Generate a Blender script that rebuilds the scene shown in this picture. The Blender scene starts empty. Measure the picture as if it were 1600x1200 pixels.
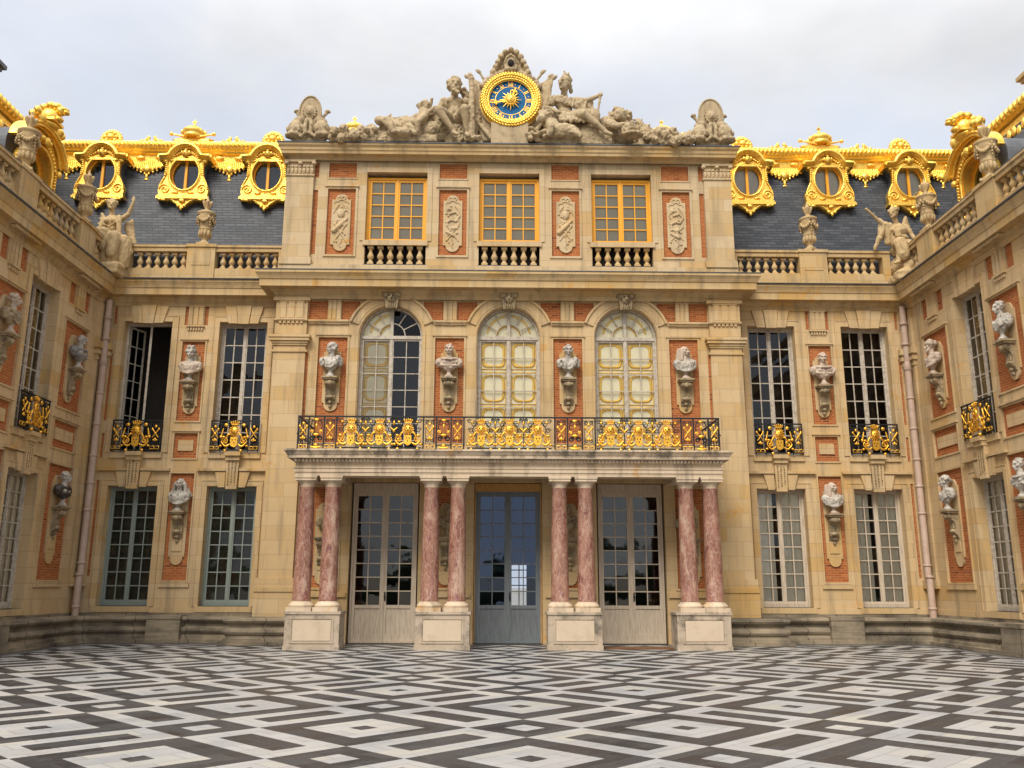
import bpy, math, random
from mathutils import Vector, Matrix, noise as mnoise
R = math.radians
SC = bpy.context.scene
COL = SC.collection
random.seed(7)

# ---------------------------------------------------------------- camera, sky, sun, exposure
cd = bpy.data.cameras.new('camera'); cam = bpy.data.objects.new('camera', cd); COL.objects.link(cam)
SC.camera = cam
_p, _y, _r = .2241, .0164, .0029
_fw = Vector((math.sin(_y)*math.cos(_p), math.cos(_y)*math.cos(_p), math.sin(_p)))
_rt = Vector((math.cos(_y), -math.sin(_y), 0)); _up = _rt.cross(_fw)
_rt2 = _rt*math.cos(_r) - _up*math.sin(_r)*-1; _up2 = _rt2.cross(_fw)
cam.matrix_world = Matrix(((_rt2.x,_up2.x,-_fw.x,-.337),(_rt2.y,_up2.y,-_fw.y,-27.125),(_rt2.z,_up2.z,-_fw.z,1.714),(0,0,0,1)))
cd.sensor_width = 36; cd.lens = 36*1377.9/1600; cd.clip_end = 3000

SUN_EL, SUN_AZ = R(48), R(204)          # azimuth measured from +Y, clockwise: high, behind and to the left of the camera
w = bpy.data.worlds.new('World'); SC.world = w; w.use_nodes = True
def sky():
    nt = w.node_tree; N = nt.nodes; L = nt.links; N.clear()
    out = N.new('ShaderNodeOutputWorld'); bg = N.new('ShaderNodeBackground'); L.new(bg.outputs[0], out.inputs[0])
    sk = N.new('ShaderNodeTexSky'); sk.sky_type = 'NISHITA'; sk.sun_disc = False
    sk.sun_elevation = SUN_EL; sk.sun_rotation = SUN_AZ
    tc = N.new('ShaderNodeTexCoord'); mp = N.new('ShaderNodeMapping'); L.new(tc.outputs['Generated'], mp.inputs[0])
    mp.inputs['Scale'].default_value = (1.0, 1.0, 1.9); mp.inputs['Location'].default_value = (.55, .25, .1)
    nz = N.new('ShaderNodeTexNoise'); L.new(mp.outputs[0], nz.inputs['Vector'])
    nz.inputs['Scale'].default_value = 2.6; nz.inputs['Detail'].default_value = 6; nz.inputs['Roughness'].default_value = .52
    cov = N.new('ShaderNodeMapRange'); L.new(nz.outputs[0], cov.inputs[0])
    cov.inputs[1].default_value = .36; cov.inputs[2].default_value = .58; cov.inputs[3].default_value = .70; cov.inputs[4].default_value = 1
    nz2 = N.new('ShaderNodeTexNoise'); L.new(mp.outputs[0], nz2.inputs['Vector'])
    nz2.inputs['Scale'].default_value = 4.5; nz2.inputs['Detail'].default_value = 8
    cr = N.new('ShaderNodeValToRGB'); L.new(nz2.outputs[0], cr.inputs[0])
    cr.color_ramp.elements[0].position = .3; cr.color_ramp.elements[0].color = (4.35,4.4,4.55,1)
    cr.color_ramp.elements[1].position = .65; cr.color_ramp.elements[1].color = (5.5,5.5,5.55,1)
    sep = N.new('ShaderNodeSeparateXYZ'); L.new(tc.outputs['Generated'], sep.inputs[0])
    el = N.new('ShaderNodeMapRange'); L.new(sep.outputs[2], el.inputs[0])
    el.inputs[1].default_value = .5; el.inputs[2].default_value = 1; el.inputs[3].default_value = .95; el.inputs[4].default_value = 2.6
    mul = N.new('ShaderNodeVectorMath'); mul.operation = 'SCALE'; L.new(cr.outputs[0], mul.inputs[0]); L.new(el.outputs[0], mul.inputs['Scale'])
    # thin gaps between clouds let the blue through
    bl = N.new('ShaderNodeVectorMath'); bl.operation = 'MULTIPLY_ADD'; L.new(sk.outputs[0], bl.inputs[0])
    bl.inputs[1].default_value = (.9,.9,.9); bl.inputs[2].default_value = (2.6,3.0,3.8)
    mx = N.new('ShaderNodeMix'); mx.data_type = 'RGBA'; L.new(cov.outputs[0], mx.inputs[0]); L.new(bl.outputs[0], mx.inputs[6]); L.new(mul.outputs[0], mx.inputs[7])
    # heavier, darker cloud on the far side, behind the camera
    dk = N.new('ShaderNodeMapRange'); L.new(sep.outputs[1], dk.inputs[0])
    dk.inputs[1].default_value = -.75; dk.inputs[2].default_value = .15; dk.inputs[3].default_value = .95; dk.inputs[4].default_value = 1
    dm = N.new('ShaderNodeVectorMath'); dm.operation = 'SCALE'; L.new(mx.outputs[2], dm.inputs[0]); L.new(dk.outputs[0], dm.inputs['Scale'])
    L.new(dm.outputs[0], bg.inputs[0]); bg.inputs[1].default_value = .1
sky()
sd = bpy.data.lights.new('sun', 'SUN'); sun = bpy.data.objects.new('sun', sd); COL.objects.link(sun)
sd.energy = 2.3; sd.angle = R(30); sd.color = (1, .94, .84)
_sdir = Vector((math.sin(SUN_AZ)*math.cos(SUN_EL), math.cos(SUN_AZ)*math.cos(SUN_EL), math.sin(SUN_EL)))
sun.rotation_euler = (-_sdir).to_track_quat('-Z', 'Y').to_euler()
SC.view_settings.view_transform = 'Standard'; SC.view_settings.look = 'None'
SC.view_settings.exposure = .70; SC.view_settings.gamma = 1
SC.render.engine = 'CYCLES'
try:
    SC.cycles.max_bounces = 8; SC.cycles.transparent_max_bounces = 12
    SC.cycles.use_denoising = True
except Exception: pass

# ---------------------------------------------------------------- materials
class NT:
    def __init__(s, name):
        s.m = bpy.data.materials.new(name); s.m.use_nodes = True; s.t = s.m.node_tree
        s.N = s.t.nodes; s.L = s.t.links; s.b = s.N['Principled BSDF']; s.out = s.N['Material Output']
    def n(s, typ, **kw):
        o = s.N.new(typ)
        for k, v in kw.items(): setattr(o, k, v)
        return o
    def put(s, sock, v):
        if isinstance(v, bpy.types.NodeSocket): s.L.new(v, sock)
        elif isinstance(v, tuple) and len(v) == 3 and sock.type == 'RGBA': sock.default_value = (*v, 1)
        else: sock.default_value = v
    def math(s, op, a, b=0., c=None):
        o = s.n('ShaderNodeMath', operation=op); s.put(o.inputs[0], a); s.put(o.inputs[1], b)
        if c is not None: s.put(o.inputs[2], c)
        return o.outputs[0]
    def mix(s, f, a, b, mode='MIX'):
        o = s.n('ShaderNodeMix', data_type='RGBA', blend_type=mode); s.put(o.inputs[0], f); s.put(o.inputs[6], a); s.put(o.inputs[7], b)
        return o.outputs[2]
    def fmix(s, f, a, b):
        o = s.n('ShaderNodeMix', data_type='FLOAT'); s.put(o.inputs[0], f); s.put(o.inputs[2], a); s.put(o.inputs[3], b); return o.outputs[0]
    def pos(s): return s.n('ShaderNodeNewGeometry').outputs['Position']
    def obj(s): return s.n('ShaderNodeTexCoord').outputs['Object']
    def wallco(s):
        sp = s.n('ShaderNodeSeparateXYZ'); s.L.new(s.pos(), sp.inputs[0]); c = s.n('ShaderNodeCombineXYZ')
        s.L.new(s.math('ADD', sp.outputs[0], sp.outputs[1]), c.inputs[0]); s.L.new(sp.outputs[2], c.inputs[1]); return c.outputs[0]
    def noise(s, vec, scale, detail=4, rough=.55, stretch=None, out=0):
        if stretch:
            mp = s.n('ShaderNodeMapping'); s.L.new(vec, mp.inputs[0]); mp.inputs['Scale'].default_value = stretch; vec = mp.outputs[0]
        o = s.n('ShaderNodeTexNoise'); s.L.new(vec, o.inputs['Vector']); o.inputs['Scale'].default_value = scale
        o.inputs['Detail'].default_value = detail; o.inputs['Roughness'].default_value = rough; return o.outputs[out]
    def ramp(s, f, stops):
        o = s.n('ShaderNodeValToRGB'); s.L.new(f, o.inputs[0]); e = o.color_ramp.elements
        while len(e) < len(stops): e.new(.5)
        for q, (p, c) in zip(e, stops): q.position = p; q.color = (*c, 1) if isinstance(c, tuple) else (c, c, c, 1)
        return o.outputs[0]
    def step(s, f, a, b, lo=0., hi=1.):
        o = s.n('ShaderNodeMapRange'); s.put(o.inputs[0], f)
        for i, v in enumerate((a, b, lo, hi)): s.put(o.inputs[i+1], v)
        return o.outputs[0]
    def brick(s, vec, wd, ht, mortar, off=.5, smooth=.1):
        o = s.n('ShaderNodeTexBrick'); s.L.new(vec, o.inputs['Vector']); o.offset = off
        o.inputs['Color1'].default_value = (0,0,0,1); o.inputs['Color2'].default_value = (1,1,1,1); o.inputs['Mortar'].default_value = (.5,.5,.5,1)
        o.inputs['Scale'].default_value = 1; o.inputs['Mortar Size'].default_value = mortar; o.inputs['Mortar Smooth'].default_value = smooth
        o.inputs['Brick Width'].default_value = wd; o.inputs['Row Height'].default_value = ht
        return o.outputs[0], o.outputs[1]
    def bump(s, h, strength=.3, dist=.02):
        o = s.n('ShaderNodeBump'); s.put(o.inputs['Height'], h); o.inputs['Strength'].default_value = strength; o.inputs['Distance'].default_value = dist
        s.L.new(o.outputs[0], s.b.inputs['Normal']); return o.outputs[0]
    def fin(s, col, rough=.8, metal=0., spec=None):
        s.put(s.b.inputs['Base Color'], col); s.put(s.b.inputs['Roughness'], rough); s.put(s.b.inputs['Metallic'], metal)
        if spec is not None: s.put(s.b.inputs['Specular IOR Level'], spec)
        return s.m

def limestone(name, c1, c2, c3, ochre, grime=.5, ledge=None):
    t = NT(name); uv = t.wallco(); p = t.pos()
    rnd, fac = t.brick(uv, .93, .43, .006, .5)
    col = t.ramp(rnd, [(0, c3), (.16, c1), (.4, c2), (.66, c1), (.88, c3), (1, tuple(.5*x+.5*y for x, y in zip(c3, ochre)))])
    big = t.noise(p, .45, 5, .6)
    col = t.mix(t.step(big, .56, .72, 0, .55), col, ochre)
    blot = t.noise(p, 2.3, 6, .65)
    col = t.mix(t.step(blot, .3, .7, .24, 0), col, (.42,.31,.18))
    spot = t.noise(p, 1.4, 8, .72)
    col = t.mix(t.step(spot, .60, .69, 0, .85), col, (.56,.28,.055))
    streak = t.noise(p, 2.2, 5, .6, (1.6, 1.6, .16))
    col = t.mix(t.step(streak, .50, .70, 0, grime*1.15), col, (.15,.12,.085))
    if ledge:                                             # black lichen and drip marks along the slab edge
        sp = t.n('ShaderNodeSeparateXYZ'); t.L.new(p, sp.inputs[0])
        lk = t.math('MULTIPLY', t.step(t.noise(p, 2.0, 6, .7, (1.4,1.4,.5)), .46, .62), t.math('GREATER_THAN', sp.outputs[2], ledge))
        col = t.mix(t.math('MULTIPLY', lk, .8), col, (.11,.10,.085))
    fine = t.noise(p, 38, 3, .6)
    col = t.mix(t.step(fine, .35, .65, .16, 0), col, (.3,.22,.13))
    col = t.mix(t.math('MULTIPLY', fac, .55), col, (.23,.165,.10))
    h = t.math('SUBTRACT', t.math('MULTIPLY', fine, .35), fac)
    t.bump(h, .35, .008)
    return t.fin(col, .92, spec=.08)
M = {}
M['stone'] = limestone('warm_limestone', (.575,.405,.212), (.60,.44,.25), (.545,.37,.178), (.555,.325,.085), .42)
M['stone_pale'] = limestone('pale_limestone', (.56,.42,.25), (.59,.455,.285), (.525,.38,.205), (.54,.325,.11), .4)
M['stone_trim'] = limestone('trim_limestone', (.54,.38,.19), (.56,.405,.215), (.51,.34,.15), (.54,.295,.06), .45)
M['portico_stone'] = limestone('portico_limestone', (.64,.51,.37), (.67,.54,.40), (.61,.48,.345), (.6,.45,.28), .5, 5.18)

def brickm():
    t = NT('red_brick'); uv = t.wallco(); rnd, fac = t.brick(uv, .235, .074, .011, .5, .25)
    col = t.ramp(rnd, [(0,(.29,.078,.026)), (.35,(.39,.12,.038)), (.6,(.33,.092,.03)), (.85,(.45,.155,.052)), (1,(.16,.04,.022))])
    col = t.mix(t.step(t.noise(t.pos(), .9, 5), .45, .7, 0, .4), col, (.44,.15,.06))
    col = t.mix(t.step(t.noise(t.pos(), 1.7, 6, .7), .58, .75, 0, .6), col, (.18,.06,.035))
    col = t.mix(t.math('MULTIPLY', fac, .75), col, (.43,.235,.11)); t.bump(t.math('SUBTRACT', 1., fac), .4, .01)
    return t.fin(col, .95, spec=.06)
M['brick'] = brickm()

def carved(name, c1, c2, dark, amt=.6, sc=5, spec=.3, rough=.8):
    t = NT(name); p = t.pos()
    a = t.noise(p, sc, 6, .65); b = t.noise(p, 1.1, 4, .6)
    col = t.mix(t.step(b, .35, .65), c1, c2)
    col = t.mix(t.step(a, .5, .72, 0, amt), col, dark)
    col = t.mix(t.step(t.noise(p, 1.9, 5, .6, (2,2,.22)), .54, .7, 0, amt*.8), col, dark)
    t.bump(t.noise(p, 26, 4, .6), .35, .012)
    return t.fin(col, rough, spec=spec)
M['sculpture'] = carved('carved_stone', (.38,.285,.165), (.45,.35,.215), (.12,.085,.05), .65)
M['corner_statue'] = carved('pale_carved_stone', (.47,.33,.165), (.52,.38,.20), (.21,.14,.065), .45)
M['marble'] = carved('weathered_white_marble', (.40,.36,.30), (.50,.455,.39), (.12,.10,.08), .8, 9, .4, .55)
M['rose_marble'] = carved('cream_marble', (.46,.36,.27), (.52,.41,.32), (.24,.16,.11), .6, 9, .4, .55)
M['dark_marble'] = carved('dark_marble', (.03,.025,.022), (.055,.045,.04), (.10,.08,.07), .5, 9, .5, .4)
M['grey_marble'] = carved('grey_marble', (.19,.18,.17), (.25,.24,.225), (.09,.085,.08), .5, 9, .4, .5)
M['bracket'] = carved('bracket_stone', (.30,.225,.13), (.38,.285,.165), (.075,.06,.042), .85, 5)
def bench():
    t = NT('blackened_stone'); p = t.pos()
    col = t.mix(t.step(t.noise(p, .9, 6, .6), .34, .62), (.10,.083,.064), (.31,.25,.17))
    col = t.mix(t.step(t.noise(p, 2.3, 6, .65, (.3,.3,3)), .46, .72, 0, .7), col, (.055,.048,.04))
    col = t.mix(t.step(t.noise(p, 9, 4, .7), .58, .74, 0, .5), col, (.33,.27,.17))
    _, fac = t.brick(t.wallco(), 1.55, 3.0, .012, .0); col = t.mix(t.math('MULTIPLY', fac, .8), col, (.02,.018,.015))
    t.bump(t.noise(p, 18, 5, .7), .5, .02); return t.fin(col, .9, spec=.2)
M['bench'] = bench()
def pedest():
    t = NT('stained_pedestal_stone'); p = t.pos()
    col = t.mix(t.step(t.noise(p, 3, 5), .35, .65), (.43,.345,.25), (.48,.385,.29))
    col = t.mix(t.step(t.noise(p, 1.8, 7, .7), .49, .66, 0, .85), col, (.13,.11,.085))
    col = t.mix(t.step(t.noise(p, 14, 5, .7), .6, .72, 0, .6), col, (.09,.075,.06))
    t.bump(t.noise(p, 24, 4), .3, .01); return t.fin(col, .88, spec=.25)
M['pedestal'] = pedest()
M['pedestal_panel'] = carved('pale_panel_stone', (.55,.435,.31), (.59,.47,.34), (.38,.29,.20), .35, 4)
def redmarble():
    t = NT('red_veined_marble'); o = t.pos()
    mp = t.n('ShaderNodeMapping'); t.L.new(o, mp.inputs[0]); mp.inputs['Scale'].default_value = (1, 1, .42)
    wob = t.noise(mp.outputs[0], 6, 4, .6, out=1)
    v = t.n('ShaderNodeVectorMath', operation='MULTIPLY_ADD'); t.L.new(wob, v.inputs[0]); v.inputs[1].default_value = (.28,.28,.28); t.L.new(mp.outputs[0], v.inputs[2])
    def edge(sc):
        q = t.n('ShaderNodeTexVoronoi', feature='DISTANCE_TO_EDGE'); t.L.new(v.outputs[0], q.inputs['Vector']); q.inputs['Scale'].default_value = sc; return q.outputs['Distance']
    col = t.mix(t.step(t.noise(v.outputs[0], 5, 5, .65), .35, .66), (.18,.058,.036), (.34,.165,.108))
    col = t.mix(t.step(t.noise(v.outputs[0], 2.6, 6, .7), .54, .62, 0, .75), col, (.46,.31,.22))
    col = t.mix(t.step(edge(8), .0, .07, .5, 0), col, (.52,.38,.30))
    col = t.mix(t.step(edge(19), .0, .07, .6, 0), col, (.45,.31,.25))
    col = t.mix(t.step(t.noise(v.outputs[0], 6, 5, .7), .56, .66, 0, .85), col, (.14,.035,.04))
    return t.fin(col, .38, spec=.45)
M['red_marble'] = redmarble()
def gold(name, c, dirt, scale, rough=.36, metal=.88):
    t = NT(name); p = t.pos(); a = t.noise(p, scale, 5, .65)
    col = t.mix(t.step(a, .48, .72, 0, .6), c, dirt)
    vo = t.n('ShaderNodeTexVoronoi', feature='DISTANCE_TO_EDGE'); t.L.new(p, vo.inputs['Vector']); vo.inputs['Scale'].default_value = scale*1.3
    t.bump(t.math('ADD', t.noise(p, scale*2.2, 4, .6), t.step(vo.outputs['Distance'], 0, .25, 0, .35)), .34, .022); return t.fin(col, t.step(a, .3, .7, rough-.06, rough+.16), metal)
M['gold'] = gold('gilded_lead', (1.0,.66,.13), (.55,.25,.02), 9)
M['gilt_iron'] = gold('gilded_iron', (.93,.52,.07), (.45,.2,.02), 16)
def plain(name, c, rough=.6, var=.25, sc=6, metal=0, dark=None, spec=.4, stretch=None, bumps=.15):
    t = NT(name); p = t.pos(); d = dark or tuple(x*.55 for x in c)
    col = t.mix(t.step(t.noise(p, sc, 5, .65, stretch), .42, .72, 0, var*2), c, d)
    if bumps: t.bump(t.noise(p, 30, 3), bumps, .01)
    return t.fin(col, rough, metal, spec)
M['engraved'] = plain('engraved_marks', (.17,.115,.06), .9, .2, bumps=0)
M['iron'] = plain('black_iron', (.012,.012,.013), .5, .3)
M['lead'] = plain('lead_sheet', (.085,.092,.105), .55, .4, 2.2, dark=(.16,.165,.175), stretch=(1.5,1.5,.5))
M['white_paint'] = plain('worn_white_paint', (.50,.44,.36), .6, .42, 9, dark=(.25,.19,.13))
M['cream_paint'] = plain('worn_cream_paint', (.54,.45,.34), .62, .3, 5, dark=(.27,.19,.12), stretch=(4,4,.5))
M['green_paint'] = plain('grey_green_paint', (.235,.27,.235), .55, .2, 4, dark=(.16,.175,.15))
M['blue_paint'] = plain('blue_grey_paint', (.17,.19,.20), .6, .35, 4, dark=(.10,.105,.105), stretch=(5,5,.5))
M['yellow_paint'] = plain('golden_yellow_paint', (.78,.36,.018), .5, .15, 3, dark=(.6,.24,.015))
M['new_wood'] = plain('fresh_oak', (.55,.30,.085), .6, .5, 5, dark=(.36,.16,.04), stretch=(4,4,1))
M['dark_wood'] = plain('brown_wood', (.16,.075,.03), .6, .3)
M['pipe'] = plain('painted_lead_pipe', (.47,.34,.265), .6, .3, 3, dark=(.33,.22,.15))
M['attic_gloom'] = plain('attic_gloom', (.075,.08,.09), .9, .3, bumps=0)  # grey stands in for the unlit attic plus sky mirrored in its panes
M['shade_black'] = plain('shade_black', (.018,.014,.012), .9, .3, bumps=0)  # near-black stand-in for shade in rooms, recesses and hollow eyes
M['room_floor'] = plain('room_floor', (.10,.09,.08), .35, .3, bumps=0)
M['blind'] = plain('grey_blind', (.62,.56,.42), .9, .12, 1.5, stretch=(1,1,.3), bumps=0)
M['curtain'] = plain('white_curtain', (.80,.74,.60), .9, .2, 5, dark=(.38,.35,.28), stretch=(6,6,.25))
M['green_curtain'] = plain('dark_green_curtain', (.035,.038,.026), .8, .45, 3, dark=(.09,.095,.06), bumps=0)
M['shutter'] = plain('painted_shutter', (.94,.86,.62), .5, .10, 2, bumps=0)
M['gilt_paint'] = plain('gold_leaf_trim', (.92,.60,.11), .36, .2, 9, .3, dark=(.6,.33,.04), bumps=0)
M['brown_shutter'] = plain('gilded_brown_shutter', (.36,.22,.06), .5, .4, 2.5, dark=(.16,.10,.04), bumps=0)
M['blue_enamel'] = plain('blue_enamel', (.006,.105,.27), .55, .15, spec=.2, bumps=0)
M['reed_mat'] = M['dark_wood']
def slate(name, d):
    t = NT(name); uv = t.wallco(); rnd, fac = t.brick(uv, .42, .112, .011, .5, .3)
    c = t.ramp(rnd, [(0,(.034,.038,.047)), (.5,(.050,.055,.066)), (1,(.078,.083,.094))])
    c = t.mix(t.step(t.noise(t.pos(), .8, 5), .42, .7, 0, .5), c, (.07,.072,.076))
    c = t.mix(t.math('MULTIPLY', fac, .8), c, (.012,.013,.016)); t.bump(t.math('SUBTRACT', 1., fac), .6, .02)
    return t.fin(c, .55, spec=.3)
M['slate'] = slate('blue_slate', 0)
def glass(name='old_window_glass', k=1., tint=(.95,.97,1,1), through=(.97,.98,.97,1)):
    t = NT(name); t.N.remove(t.b); p = t.pos()
    bp = t.n('ShaderNodeBump'); t.L.new(t.noise(p, 1.7, 2), bp.inputs['Height']); bp.inputs['Strength'].default_value = .05; bp.inputs['Distance'].default_value = .05
    g = t.n('ShaderNodeBsdfGlossy'); g.inputs['Roughness'].default_value = .03; g.inputs['Color'].default_value = tint; t.L.new(bp.outputs[0], g.inputs['Normal'])
    tr = t.n('ShaderNodeBsdfTransparent'); tr.inputs[0].default_value = through
    f = t.n('ShaderNodeFresnel'); f.inputs[0].default_value = 1.55
    mx = t.n('ShaderNodeMixShader'); t.L.new(t.math('MULTIPLY', f.outputs[0], k), mx.inputs[0]); t.L.new(tr.outputs[0], mx.inputs[1]); t.L.new(g.outputs[0], mx.inputs[2])
    t.L.new(mx.outputs[0], t.out.inputs[0]); return t.m
M['glass'] = glass(); M['clear_glass'] = glass('thin_glass', .55); M['door_glass'] = glass('door_glass', 1.7); M['blue_glass'] = glass('blue_coated_glass', 3.2, (.38,.50,.78,1), (.75,.85,1,1))

def paving():
    t = NT('marble_paving'); sp = t.n('ShaderNodeSeparateXYZ'); p = t.pos(); t.L.new(p, sp.inputs[0])
    X = t.math('SUBTRACT', sp.outputs[0], .02); Y = t.math('SUBTRACT', sp.outputs[1], -17.58)
    k = .70710678; P, a = 2.8, 1.81; b = P - a
    u = t.math('MULTIPLY', t.math('ADD', X, Y), k); v = t.math('MULTIPLY', t.math('SUBTRACT', X, Y), k)
    def axis(q):
        q = t.math('ADD', q, a/2 + 40*P)
        m = t.math('MODULO', q, P); big = t.math('LESS_THAN', m, a)
        pb = t.math('DIVIDE', t.math('ABSOLUTE', t.math('SUBTRACT', m, a/2)), a/2)
        ps = t.math('DIVIDE', t.math('ABSOLUTE', t.math('SUBTRACT', m, a + b/2)), b/2)
        return m, big, t.fmix(big, ps, pb), q
    mu, bu, pu, qu = axis(u); mv, bv, pv, qv = axis(v)
    both = t.math('MULTIPLY', bu, bv); none = t.math('MULTIPLY', t.math('SUBTRACT', 1, bu), t.math('SUBTRACT', 1, bv))
    mx = t.math('MAXIMUM', pu, pv)
    A = t.math('MULTIPLY', t.math('LESS_THAN', mx, .585), t.math('GREATER_THAN', mx, .14))      # white ring
    Cc = t.math('LESS_THAN', mx, .36)
    lu = t.math('LESS_THAN', pu, t.fmix(bu, .42, .64)); lv = t.math('LESS_THAN', pv, t.fmix(bv, .42, .64))
    B = t.math('SUBTRACT', 1, t.math('MULTIPLY', lu, lv))
    white = t.math('ADD', t.math('ADD', t.math('MULTIPLY', A, both), t.math('MULTIPLY', Cc, none)),
                   t.math('MULTIPLY', B, t.math('SUBTRACT', 1, t.math('ADD', both, none))))
    # plain grey border along the walls
    ax = t.math('ABSOLUTE', sp.outputs[0])
    ins = t.math('MULTIPLY', t.math('LESS_THAN', ax, 12.25), t.math('LESS_THAN', sp.outputs[1], -.35))
    cb = t.n('ShaderNodeCombineXYZ'); t.L.new(u, cb.inputs[0]); t.L.new(v, cb.inputs[1])
    rnd, fac = t.brick(cb.outputs[0], .70, .35, .005, .5, .1)
    vein = t.noise(p, 2.6, 8, .7); cl = t.noise(p, .55, 4)
    wc = t.ramp(rnd, [(0,(.29,.29,.29)), (.5,(.335,.335,.335)), (.88,(.33,.32,.295)), (1,(.355,.335,.285))])
    wc = t.mix(t.step(vein, .52, .7, 0, .5), wc, (.36,.35,.345)); wc = t.mix(t.step(cl, .4, .65, 0, .35), wc, (.56,.50,.43))
    kc = t.ramp(rnd, [(0,(.022,.022,.024)), (.5,(.033,.033,.035)), (1,(.054,.051,.05))])
    kc = t.mix(t.step(vein, .5, .72, 0, .5), kc, (.08,.074,.07)); kc = t.mix(t.step(cl, .45, .65, 0, .4), kc, (.05,.045,.043))
    gc = t.mix(t.step(vein, .4, .7), (.15,.145,.14), (.10,.098,.095))
    col = t.mix(white, kc, wc); col = t.mix(ins, gc, col)
    col = t.mix(t.math('MULTIPLY', fac, .7), col, (.10,.095,.09))
    t.bump(t.noise(p, 9, 3), .06, .01)
    return t.fin(col, t.math('ADD', t.step(vein, .3, .7, .30, .48), t.math('MULTIPLY', rnd, .16)), spec=.4)
M['paving'] = paving()
M['gravel'] = plain('pale_gravel', (.30,.26,.20), .95, .3, 3)
M['far_foliage'] = plain('far_foliage', (.035,.05,.02), .95, .4, .4, bumps=0)
M['lawn'] = plain('far_lawn', (.06,.10,.03), .95, .3, 1)
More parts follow.
